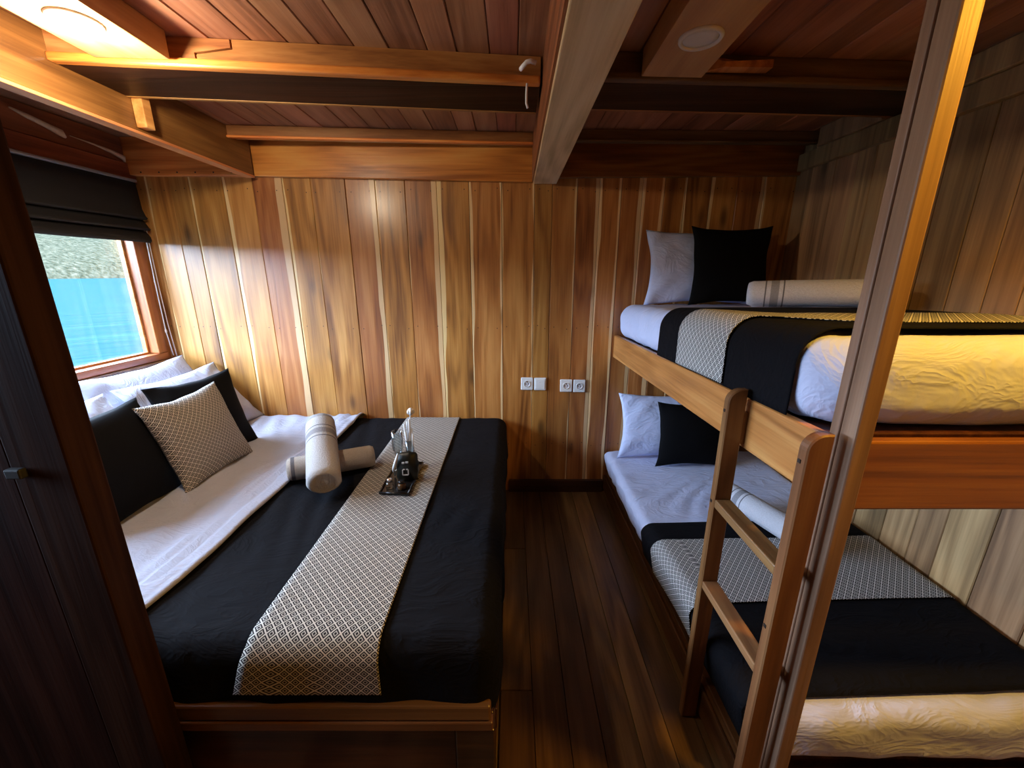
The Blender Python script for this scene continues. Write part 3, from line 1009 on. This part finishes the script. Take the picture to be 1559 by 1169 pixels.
# ------------------------------------------------------------------ double bed
bed = thing('double_bed', (-1.08, 1.64, 0.0), 'dark wooden double bed base built in under the window', 'bed')
box('platform', XL + 0.014, -0.05, 0.80, 2.482, 0.275, 0.318, M['bed_x'], bed, 0.003)
box('lip', -0.925, -0.055, 0.775, 0.799, 0.322, 0.372, M['bed_lip'], bed, 0.006)
box('top_rail', -0.925, -0.05, 0.772, 0.799, 0.290, 0.320, M['bed_lip'], bed, 0.004)
box('front_panel', -0.925, -0.151, 0.785, 0.799, 0.0, 0.288, M['bed_x'], bed, 0.003)
box('corner_post', -0.150, -0.046, 0.776, 0.840, 0.0, 0.289, M['bed_x'], bed, 0.004)
box('side_panel', -0.070, -0.050, 0.841, 2.482, 0.0, 0.274, M['bed_y'], bed, 0.003)
box('side_rail', -0.049, -0.042, 0.841, 2.482, 0.20, 0.274, M['bed_y'], bed, 0.002)

ZT = 0.545


def wr_fine(v):
    return 0.0035 * nz(v.x * 5, v.y * 5, v.z * 5) + 0.002 * nz(v.x * 14 + v.y * 9, v.y * 5, v.z * 8)


bm = rbox_bm(XL + 0.02, -0.052, 0.808, 2.478, 0.319, ZT - 0.012, 0.05, 0.09)
mt = tag(bm_to('mattress', bm, M['white'], None, True), 'thick double mattress under the black cover and white sheet', 'mattress')

bm = rbox_bm(XL + 0.05, -0.038, 0.794, 2.482, 0.20, ZT, 0.06, 0.018)
cut(bm, (0, 0, 0.335), (0, 0, -1))
cut(bm, (-1.12, 0, 0), (-1, 0, 0))


def wr_black(v):
    w = 0.004 * nz(v.x * 4, v.y * 4, v.z * 6) + 0.0025 * nz(v.x * 13, v.y * 7, v.z * 9)
    if v.x < -0.60:
        ph = 70 * (v.x * 0.9 + v.y * 0.22) + 5 * nz(v.x * 2.5, v.y * 1.6, 2)
        w += 0.007 * math.sin(ph) * max(0.0, nz(v.x * 2.5 + 3, v.y * 1.7) + 0.25) * min(1, (-0.60 - v.x) * 7)
    if v.x > -0.34:
        w += 0.004 * math.sin(55 * (v.x - v.y * 0.35) + 5 * nz(v.x * 3, v.y * 2)) * max(0.0, nz(v.x * 3, v.y * 2.5, 4))
    if v.z < 0.48:
        w += 0.009 * math.sin(v.x * 26 + v.y * 22 + 2 * nz(v.x * 3, v.y * 3)) * (0.5 - v.z) * 4
    return w + 0.001


spread = tag(finish_cloth('bedspread', bm, M['black'], None, 0.004, wrinkle=wr_black, deform=lambda c: Vector((c.x, c.y, c.z - max(0, 0.52 - c.z) / 0.18 * 0.030 * max(0.0, min(1.0, (c.x + 0.75) / 0.5))))), 'black cotton bedspread hanging over the foot of the double bed', 'bedspread')

bm = rbox_bm(XL + 0.05, -0.030, 0.786, 2.478, 0.20, ZT + 0.012, 0.065, 0.016)
cut(bm, (0, 0, 0.30), (0, 0, -1))
cut(bm, (-0.985, 0, 0), (1, 0, 0))
cut(bm, (0, 2.47, 0), (0, 1, 0))


def wr_sheet(v):
    e = -0.985 - v.x                       # distance from the hem
    q = 0.012 * nz(v.y * 4, 1.5)
    w = 0.0
    for c_, a_, s_ in ((0.012, 0.014, 0.011), (0.048 + q, 0.012, 0.010), (0.088 - q, 0.011 * (1 + nz(v.y * 4, 2)), 0.012), (0.14 + 2 * q, 0.009 * (1 + nz(v.y * 3, 7)), 0.016)):
        w += a_ * math.exp(-((e - c_) / s_) ** 2)
    ph = 62 * (v.x * 0.9 + v.y * 0.30) + 6 * nz(v.x * 2.2, v.y * 1.5)
    w += 0.011 * math.sin(ph) * max(0.0, 0.25 + nz(v.x * 2 + 9, v.y * 2)) * min(1, e * 6)
    w += 0.012 * max(0, nz(v.x * 3.2, v.y * 3.2, 8)) + 0.005 * nz(v.x * 11, v.y * 8)
    back = max(0.0, (v.y - 2.0) / 0.47)
    w += back * max(0, 1 - e / 0.75) * (0.020 + 0.014 * nz(v.x * 7, v.y * 4) + 0.008 * math.sin(60 * v.x + 25 * v.y + 4 * nz(v.x * 5, v.y * 5)))
    return max(w, 0.0)


def df_sheet(c):
    e = -0.985 - c.x
    k = math.exp(-e / 0.15)
    return Vector((c.x + k * (0.020 * nz(c.y * 2.3, 1.0) + 0.022 * (c.y - 1.6) / 0.8), c.y, c.z))


tag(finish_cloth('top_sheet', bm, M['sheet'], None, 0.005, wrinkle=wr_sheet, deform=df_sheet), 'rumpled white top sheet with folded hem across the black bedspread', 'sheet')

bm = rbox_bm(XL + 0.014, -0.030, 0.784, 2.484, 0.20, ZT + 0.008, 0.064, 0.024)
cut(bm, (-0.674, 0, 0), (-1, 0, 0)); cut(bm, (-0.336, 0, 0), (1, 0, 0))
cut(bm, (0, 0, 0.408), (0, 0, -1)); cut(bm, (0, 2.465, 0), (0, 1, 0))
tag(finish_cloth('bed_runner', bm, M['weave'], None, 0.003, uvf=lambda c: (c.x, c.y + min(0, c.z - ZT) if c.y < 1 else c.y),
                 wrinkle=lambda v: 0.002 * nz(v.x * 4, v.y * 4, v.z * 6) + 0.0025,
                 deform=lambda c: Vector((c.x + (-0.045 * max(0, (0.54 - c.z) / 0.14) if c.x < -0.5 and c.y < 0.9 else 0) * (1 if c.x < -0.6 else 0.4), c.y, c.z))),
    'black and cream diamond-woven runner along the double bed', 'bed runner')

# pillows by the window
PG = 'white sleeping pillows by the window'


def lean(c, w, h, t, tilt, yaw, mat, name, label, cat, group, seed, **kw):
    """a cushion leaning back towards the window wall (-X); tilt from upright in degrees"""
    a, y_ = math.radians(tilt), math.radians(yaw)
    ux = Vector((-math.sin(y_), math.cos(y_), 0))
    nrm = Vector((math.cos(y_), math.sin(y_), 0))
    uy = Vector((0, 0, math.cos(a))) - nrm * math.sin(a)
    return cushion(name, c, ux, uy, w, h, t, mat, None, seed=seed, label=label, cat=cat, group=group, **kw)


lean((-1.93, 2.105, 0.765), 0.70, 0.47, 0.15, 32, 0, M['sheet'], 'pillow', 'white pillow at the back, resting against the window ledge', 'pillow', PG, 1.0, wr=0.010)
lean((-1.765, 2.150, 0.735), 0.66, 0.45, 0.14, 38, -2, M['sheet'], 'pillow', 'white pillow lying in front, behind the farther black cushion', 'pillow', PG, 2.0, wr=0.010)
lean((-1.765, 1.455, 0.735), 0.66, 0.45, 0.14, 38, 0, M['sheet'], 'pillow', 'white pillow behind the nearer black cushion, beside the dark partition', 'pillow', PG, 3.0, wr=0.010)
CG = 'square cushions on the double bed'
lean((-1.505, 1.365, 0.750), 0.46, 0.43, 0.15, 17, 0, M['blackpl'], 'cushion', 'black square cushion beside the dark partition', 'cushion', CG, 4.0)
lean((-1.535, 1.900, 0.750), 0.43, 0.43, 0.13, 17, -14, M['blackpl'], 'cushion', 'black square cushion behind the patterned cushion, nearer the back wall', 'cushion', CG, 5.0)
lean((-1.425, 1.712, 0.742), 0.425, 0.41, 0.15, 20, -3, M['weave_c'], 'cushion', 'diamond-patterned cream and black cushion in front of the black ones', 'cushion', CG, 6.0, wr=0.004)

# towels on the double bed
TG = 'rolled towels on the double bed'
rolled_towel('rolled_towel', (-0.990, 1.605, 0.616), (-0.665, 1.765, 0.608), 0.053, M['towel_b'], 'rolled beige towel lying underneath the crossed towel', TG)
rolled_towel('rolled_towel', (-0.935, 1.835, 0.750), (-0.757, 1.450, 0.637), 0.066, M['towel_a'], 'rolled grey-banded towel laid across the other towel', TG)

# tray with amenities
tz = ZT + 0.016
ty = thing('serving_tray', (-0.49, 1.625, tz), 'small black lacquer tray on the patterned runner', 'tray')
prism('tray_base', [(-0.552, 1.49, tz), (-0.430, 1.48, tz), (-0.430, 1.765, tz), (-0.560, 1.775, tz)],
      [(-0.552, 1.49, tz + 0.006), (-0.430, 1.48, tz + 0.006), (-0.430, 1.765, tz + 0.006), (-0.560, 1.775, tz + 0.006)], M['tray'], ty, 0.002)
for a, b in (((-0.552, 1.49), (-0.430, 1.48)), ((-0.430, 1.48), (-0.430, 1.765)), ((-0.430, 1.765), (-0.560, 1.775)), ((-0.560, 1.775), (-0.552, 1.49))):
    tube('rim', [(a[0], a[1], tz + 0.009), (b[0], b[1], tz + 0.009)], 0.0045, M['tray'], ty, 8)
tz += 0.0065
pc = thing('pouch', (-0.462, 1.600, tz), 'black gusseted pouch with white print standing on the tray', 'pouch')
cushion('bag', (-0.462, 1.610, tz + 0.062), (1, 0.10, 0), (0, 0.12, 1), 0.088, 0.125, 0.062, M['pouch'], pc, 18, pinch=-0.10, wr=0.002, seed=8.0)
pu = Vector((1, 0.10, 0)).normalized()


def on_pouch(dx, dz, w, h, nm):
    c = Vector((-0.462, 1.610, tz + 0.062)) + pu * dx + Vector((0, -0.0335 + 0.12 * dz, dz))
    bm = bmesh.new()
    q = [c + pu * sx * w / 2 + Vector((0, 0.12 * sz * h / 2, sz * h / 2)) for sx, sz in ((-1, -1), (1, -1), (1, 1), (-1, 1))]
    bm_prism(bm, q, [p + Vector((0, 0.006, 0)) for p in q])
    return bm_to(nm, bm, M['print'], pc)


for dx, dz, w, h in ((-0.010, 0.030, 0.010, 0.006), (0.006, 0.032, 0.012, 0.006), (-0.013, -0.012, 0.004, 0.022), (0.011, -0.012, 0.004, 0.022),
                     (-0.001, -0.024, 0.024, 0.003), (-0.007, 0.001, 0.008, 0.004), (0.006, 0.001, 0.008, 0.004)):
    on_pouch(dx, dz, w, h, 'print_mark')


def flute(x, y, label):
    t = thing('champagne_flute', (x, y, tz), label, 'glass', 'glasses on the tray')
    lathe('bowl', (x, y, tz), [(0.004, 0.062), (0.016, 0.072), (0.024, 0.10), (0.026, 0.14), (0.024, 0.185), (0.0226, 0.185), (0.0246, 0.14), (0.0225, 0.101), (0.014, 0.074), (0, 0.066)], M['clear'], t)
    lathe('stem', (x, y, tz), [(0.0, 0.006), (0.0045, 0.007), (0.0035, 0.03), (0.004, 0.061), (0, 0.061)], M['clear'], t, 12)
    lathe('foot', (x, y, tz), [(0, 0), (0.028, 0.0), (0.028, 0.002), (0.006, 0.006), (0, 0.006)], M['clear'], t)
    return t


flute(-0.530, 1.715, 'clear champagne flute standing behind the black pouch')
va = thing('flower_vase', (-0.470, 1.700, tz), 'slim clear vase of white stems and a white bloom', 'vase')
lathe('tube_glass', (-0.470, 1.700, tz), [(0, 0), (0.022, 0.0), (0.024, 0.01), (0.020, 0.09), (0.018, 0.15), (0.0165, 0.15), (0.0185, 0.09), (0.022, 0.012), (0, 0.004)], M['clear'], va)
for k, (dx, dy, hh) in enumerate(((-0.020, 0.0, 0.225), (-0.008, 0.01, 0.235), (0.004, 0.0, 0.25), (0.014, 0.005, 0.205), (-0.014, -0.006, 0.19), (0.020, -0.004, 0.18))):
    tube('stem', [(-0.470 + dx * 0.1, 1.70 + dy * 0.1, tz + 0.01), (-0.470 + dx * 0.6, 1.70 + dy * 0.5, tz + hh * 0.5), (-0.470 + dx, 1.70 + dy, tz + hh)], 0.0042, M['stem'], va, 6, (0.5, 0.8, 1.0))
tube('flower_stem', [(-0.470, 1.70, tz + 0.02), (-0.466, 1.70, tz + 0.15), (-0.458, 1.70, tz + 0.275)], 0.0025, M['stem'], va, 6)
lathe('bloom', (-0.455, 1.70, tz + 0.268), [(0, 0), (0.008, 0.004), (0.014, 0.014), (0.013, 0.026), (0.006, 0.034), (0, 0.035)], M['petal'], va, 12)
for k in range(5):
    a = k * 1.2566
    c = Vector((-0.455 + 0.010 * math.cos(a), 1.70 + 0.010 * math.sin(a), tz + 0.286))
    lathe('petal', c, [(0, -0.012), (0.006, -0.008), (0.008, 0.0), (0.005, 0.010), (0, 0.013)], M['petal'], va, 8)
sp = thing('ribbon_curl', (-0.520, 1.600, tz), 'curled white ribbon beside the pouch', 'ribbon')
tube('ribbon', [(-0.528, 1.632, tz + 0.012), (-0.522, 1.60, tz + 0.050), (-0.508, 1.585, tz + 0.085), (-0.497, 1.580, tz + 0.115), (-0.492, 1.585, tz + 0.135)], 0.006, M['petal'], sp, 6, (0.5, 1.1, 1.2, 1.0, 0.5))
tube('loop', [(-0.528, 1.632, tz + 0.006), (-0.520, 1.62, tz + 0.030), (-0.510, 1.61, tz + 0.045)], 0.004, M['petal'], sp, 6)
jr = thing('small_jar', (-0.520, 1.530, tz), 'tiny clear jar with shiny cap near the tray front', 'jar', 'small jars on the tray')
lathe('body', (-0.520, 1.530, tz), [(0, 0), (0.015, 0), (0.016, 0.004), (0.016, 0.026), (0.011, 0.031), (0, 0.031)], M['clear'], jr, 18)
lathe('cap', (-0.520, 1.530, tz), [(0, 0.0315), (0.011, 0.0315), (0.011, 0.043), (0.009, 0.045), (0, 0.045)], M['steel'], jr, 18)
jr = thing('small_jar', (-0.468, 1.525, tz), 'tiny brown jar beside the clear jar on the tray', 'jar', 'small jars on the tray')
lathe('body', (-0.468, 1.525, tz), [(0, 0), (0.016, 0), (0.018, 0.006), (0.017, 0.022), (0.012, 0.027), (0, 0.027)], M['liquid'], jr, 18)
lathe('cap', (-0.468, 1.525, tz), [(0, 0.0275), (0.012, 0.0275), (0.012, 0.036), (0.010, 0.038), (0, 0.038)], M['tray'], jr, 18)

# ------------------------------------------------------------------ wall sockets
SG = 'white wall sockets on the back wall'
YS = YB - 0.0175


def wall_plate(xc, zc, kind, label):
    t = thing('wall_socket' if kind == 'socket' else 'light_switch', (xc, YS, zc - 0.04), label, 'socket' if kind == 'socket' else 'switch', SG)
    box('plate', xc - 0.0385, xc + 0.0385, YS - 0.011, YS, zc - 0.0415, zc + 0.0415, M['plastic'], t, 0.005, 3)
    if kind == 'socket':
        bm = bmesh.new()
        seg = 24
        R = [(0.021, 0.0), (0.021, -0.004), (0.0185, -0.004), (0.0175, 0.008)]
        rings = []
        for r, d in R:
            rings.append([bm.verts.new((xc + r * math.cos(2 * math.pi * k / seg), YS - 0.0112 + d * 0.9, zc + r * math.sin(2 * math.pi * k / seg))) for k in range(seg)])
        for a, b in zip(rings, rings[1:]):
            for k in range(seg):
                bm.faces.new((a[k], a[(k + 1) % seg], b[(k + 1) % seg], b[k]))
        bm_to('socket_rim', bm, M['plastic'], t, True)
        bm = bmesh.new()
        v = [bm.verts.new((xc + 0.0172 * math.cos(2 * math.pi * k / seg), YS - 0.0118, zc + 0.0172 * math.sin(2 * math.pi * k / seg))) for k in range(seg)]
        w = [bm.verts.new((p.co.x, YS - 0.0105, p.co.z)) for p in v]
        bm.faces.new(v); bm.faces.new(w[::-1])
        for k in range(seg):
            bm.faces.new((v[k], v[(k + 1) % seg], w[(k + 1) % seg], w[k]))
        bm_to('recess', bm, M['lampoff'], t)
        for s in (-1, 1):
            box('pin_hole', xc + s * 0.008 - 0.003, xc + s * 0.008 + 0.003, YS - 0.0124, YS - 0.0117, zc - 0.003, zc + 0.003, M['hole'], t)
        box('earth_clip', xc - 0.003, xc + 0.003, YS - 0.0135, YS - 0.0117, zc + 0.010, zc + 0.017, M['steel'], t)
    else:
        box('rocker', xc - 0.029, xc + 0.029, YS - 0.0155, YS - 0.0112, zc - 0.031, zc + 0.031, M['plastic'], t, 0.0015)
        box('mark', xc - 0.006, xc + 0.006, YS - 0.0161, YS - 0.0154, zc + 0.012, zc + 0.015, M['lampoff'], t)


wall_plate(0.096, 0.770, 'socket', 'white round-pin socket leftmost, beside the rocker switch')
wall_plate(0.180, 0.768, 'switch', 'white rocker switch plate between two sockets on the back wall')
wall_plate(0.347, 0.757, 'socket', 'white socket third along, left one of the pair nearer the bunks')
wall_plate(0.432, 0.755, 'socket', 'white socket closest to the bunk beds')

# loose white cable ends by the centre beam
tag(tube('cable_end', [(0.080, 1.575, 2.128), (0.062, 1.57, 2.132), (0.048, 1.57, 2.128), (0.036, 1.575, 2.118), (0.030, 1.59, 2.117)], 0.0075, M['cord'], None, 8),
    'short curl of white cable poking from the centre beam', 'cable', 'loose white cables by the centre beam')
tag(tube('cable_end', [(0.052, 1.600, 2.079), (0.050, 1.598, 2.05), (0.050, 1.60, 2.02), (0.055, 1.604, 2.006)], 0.004, M['cord'], None, 8),
    'thin white cable hanging down under the cross beam', 'cable', 'loose white cables by the centre beam')

# ------------------------------------------------------------------ bunk bed
BY1 = 2.484


def sh(c, k=0.030):
    """the bunks rise slightly towards the camera, with the sheer of the deck"""
    return Vector((c.x, c.y, c.z + k * (2.48 - c.y)))


def tilt_box(name, x0, x1, y0, y1, z0, z1, mat, parent, bevel=0.004):
    P = [sh(Vector(p)) for p in ((x0, y0, z0), (x1, y0, z0), (x1, y1, z0), (x0, y1, z0))]
    Q = [sh(Vector(p)) for p in ((x0, y0, z1), (x1, y0, z1), (x1, y1, z1), (x0, y1, z1))]
    return prism(name, P, Q, mat, parent, bevel)


bk = thing('bunk_bed', (1.12, 1.6, 0.0), 'built-in wooden bunk bed with two berths along the plank wall', 'bunk bed')
box('corner_post', 0.650, 0.686, 0.705, 0.742, 0.0, ZC - 0.002, M['post'], bk, 0.004)
box('post_facing', 0.648, 0.686, 0.7425, 0.764, 0.0, ZC - 0.002, M['post'], bk, 0.003)
tilt_box('side_rail', 0.636, 0.662, 0.765, BY1, 0.942, 1.082, M['rail'], bk, 0.006)
box('end_board', 0.687, 1.603, 0.755, 0.783, 0.962, 1.120, M['end'], bk, 0.005)
tilt_box('upper_slab', 0.665, 1.603, 0.80, BY1, 1.030, 1.070, M['bed_y'], bk, 0.003)
box('lower_base', 0.640, 1.603, 0.80, BY1, 0.0, 0.150, M['bed_y'], bk, 0.004)
box('base_edge', 0.628, 0.639, 0.80, BY1, 0.02, 0.12, M['bed_y'], bk, 0.003)
tag(box('lower_end_board', 0.687, 1.603, 0.745, 0.775, 0.0, 0.155, M['end'], bk, 0.005), 'dark board across the foot of the lower berth')


def berth(x0, x1, y0, y1, z0, z1, shf, lab_m, lab_s, lab_p, scarf, strip, hang, strip_slant, slant=0.0, seed=0.0, side_in=0.0, rr=0.045):
    def inward(c):
        c = shf(c)
        if side_in and c.x < (x0 + x1) / 2:
            t_ = max(0.0, (z1 - 0.03 - c.z) / 0.15)
            c.x += side_in * t_
            s_ = min(1.0, max(0.0, (1.75 - c.y) / 0.6))
            c.x += 0.034 * s_ * s_ * (3 - 2 * s_) * max(0.0, 1 - (c.x - x0) / 0.5)
        return c
    bm = rbox_bm(x0, x1, y0, y1, z0, z1, rr, 0.018)

    def wr_m(v):
        w = 0.005 * nz(v.x * 4 + seed, v.y * 4, v.z * 5)
        w += 0.007 * math.sin(v.x * 42 - v.y * 50 + 6 * nz(v.x * 3, v.y * 3, seed)) * max(0, nz(v.x * 2.5 + seed, v.y * 2.5) + 0.10)
        fy = min(1.0, max(0.0, (y0 + 0.10 - v.y) / 0.07))
        fx = min(1.0, max(0.0, (x0 + 0.10 - v.x) / 0.07))
        if fy > 0:
            w += fy * (0.007 * nz(v.x * 4, v.z * 9, seed) + 0.002 * math.sin(v.z * 45 + 6 * nz(v.x * 3, v.z * 5)) + 0.0025 * nz(v.x * 14, v.z * 10, 3))
        if fx > 0:
            w += fx * (0.006 * nz(v.y * 7, v.z * 13, seed) + 0.003 * math.sin(v.y * 40 + 5 * nz(v.y * 3, v.z * 6, seed)))
        return w
    finish_cloth('mattress', bm, M['white'], None, 0, wrinkle=wr_m, deform=inward)
    m = COL.objects[-1] if False else [o for o in bpy.data.objects if o.name.startswith('mattress')][-1]
    tag(m, lab_m, 'mattress', 'bunk mattresses')
    d = 0.012
    ya, yb = scarf

    def slanted(c):
        c = inward(c)
        if slant and c.z > z1 - 0.2:
            c.y += slant * (c.x - x0)
        return c
    def strip_shift(c):
        c = slanted(c)
        t_ = min(1.0, max(0.0, (c.x - x0 - 0.03) / 0.24))
        c.y += strip_slant * t_ * t_ * (3 - 2 * t_)
        return c
    bm = rbox_bm(x0 - d, x1 + 0.004, y0 - d, y1 + d, z0 - 0.1, z1 + d, rr + 0.006, 0.026)
    cut(bm, (0, ya, 0), (0, -1, 0)); cut(bm, (0, yb, 0), (0, 1, 0))
    cut(bm, (0, 0, hang), (0, 0, -1)); cut(bm, (x1 - 0.012, 0, 0), (1, 0, 0))
    finish_cloth('scarf', bm, M['black'], None, 0.004, wrinkle=lambda v: 0.003 * nz(v.x * 5, v.y * 5, v.z * 5 + seed) + 0.001, deform=slanted)
    s = [o for o in bpy.data.objects if o.name.startswith('scarf')][-1]
    tag(s, lab_s, 'bed scarf', 'black scarves across the bunks')
    d = 0.021
    ya, yb = strip
    bm = rbox_bm(x0 - d, x1 + 0.004, y0 - d, y1 + d, z0 - 0.1, z1 + d, rr + 0.009, 0.026)
    cut(bm, (0, ya, 0), (0, -1, 0)); cut(bm, (0, yb, 0), (0, 1, 0))
    cut(bm, (0, 0, hang + 0.006), (0, 0, -1)); cut(bm, (x1 - 0.016, 0, 0), (1, 0, 0))
    finish_cloth('patterned_strip', bm, M['weave_b'], None, 0.002, uvf=lambda c: (c.y, c.x + (c.z - z1 if c.x < x0 + 0.1 else 0)),
                 wrinkle=lambda v: 0.003 * nz(v.x * 5, v.y * 5, v.z * 5 + seed) + 0.001, deform=strip_shift)
    p = [o for o in bpy.data.objects if o.name.startswith('patterned_strip')][-1]
    tag(p, lab_p, 'bed runner', 'patterned strips across the bunks')


berth(0.652, 1.600, 0.795, 2.478, 1.071, 1.272, sh, 'white sheeted mattress of the upper berth', 'black scarf draped over the upper berth edge',
      'diamond-woven strip across the upper black scarf', (0.880, 1.725), (1.165, 1.505), 1.085, -0.17, 0.0, 3.0, 0.0, 0.075)
berth(0.612, 1.600, 0.780, 2.470, 0.152, 0.318, lambda c: Vector(c), 'white sheeted mattress of the lower berth', 'black scarf across the lower berth behind the ladder',
      'diamond-woven strip across the lower black scarf', (0.825, 1.620), (1.145, 1.490), 0.172, 0.0, 0.03, 11.0, 0.03)

# ladder hooked to the side rail
ld = thing('bunk_ladder', (0.60, 0.85, 0.0), 'wooden two-rung ladder fixed to the upper berth rail', 'ladder')


def stile(y0, y1, zt, x0=0.575, x1=0.624):
    bm = bmesh.new()
    prof = [(x0, 0.0), (x1, 0.0), (x1, zt)]
    for k in range(0, 9):
        a = math.radians(90 * k / 8)
        r = 0.035
        prof.append((x0 + r - r * math.sin(a), zt - r + r * math.cos(a)))
    bm_prism(bm, [(px, y0, pz) for px, pz in prof], [(px, y1, pz) for px, pz in prof])
    bmesh.ops.recalc_face_normals(bm, faces=bm.faces[:])
    bmesh.ops.bevel(bm, geom=[e for e in bm.edges if abs(e.verts[0].co.y - e.verts[1].co.y) < 1e-6], offset=0.003, segments=1, affect='EDGES')
    return bm_to('stile', bm, M['ladder'], ld)


s1 = stile(1.012, 1.036, 1.155)
s2 = stile(0.716, 0.742, 1.150)
for y0 in (1.016, 0.770):
    box('spacer', 0.6245, 0.6355, y0, y0 + 0.016, 1.0, 1.09, M['ladder'], ld)
for s, y0, z in ((s1, 1.01, 1.115), (s2, 0.716, 1.11), (s2, 0.716, 0.70), (s1, 1.01, 0.84)):
    tag(box('screw', 0.5735, 0.5755, y0 + 0.012, y0 + 0.020, z - 0.025, z - 0.017, M['screw'], s), 'dark screw head')
for z in (0.818, 0.540):
    box('rung', 0.577, 0.622, 0.7425, 1.0115, z - 0.012, z + 0.013, M['rung'], ld, 0.003)


# pillows and cushions on the berths, leaning on the back wall
def back_lean(name, xc, w, h, t, ybase, zbase, tilt, mat, label, cat, group, seed, **kw):
    a = math.radians(tilt)
    uy = Vector((0, math.sin(a), math.cos(a)))
    c = Vector((xc, ybase, zbase)) + uy * h / 2
    return cushion(name, c, (1, 0, 0), uy, w, h, t, mat, None, seed=seed, label=label, cat=cat, group=group, **kw)


BP = 'white pillows on the bunks'
BC = 'black cushions on the bunks'
back_lean('pillow', 1.075, 0.64, 0.42, 0.12, 2.345, 1.274, 9, M['white'], 'white pillow standing on the upper berth behind the black cushion', 'pillow', BP, 12.0, wr=0.010)
back_lean('cushion', 1.185, 0.44, 0.42, 0.12, 2.235, 1.282, 9, M['blackpl'], 'black cushion on the upper berth', 'cushion', BC, 13.0)
back_lean('pillow', 0.985, 0.64, 0.42, 0.12, 2.33, 0.318, 9, M['white'], 'white pillow standing on the lower berth behind the black cushion', 'pillow', BP, 14.0, wr=0.010)
back_lean('cushion', 1.09, 0.44, 0.40, 0.12, 2.215, 0.318, 9, M['blackpl'], 'black cushion in the lower berth', 'cushion', BC, 15.0)

BT = 'rolled towels on the bunks'
rolled_towel('rolled_towel', (1.035, 1.80, 1.366), (1.40, 1.575, 1.380), 0.056, M['towel_c'], 'rolled grey-banded towel on the upper berth', BT)
rolled_towel('rolled_towel', (1.08, 1.80, 0.392), (1.20, 1.40, 0.404), 0.056, M['towel_c'], 'rolled grey-banded towel on the lower berth', BT)
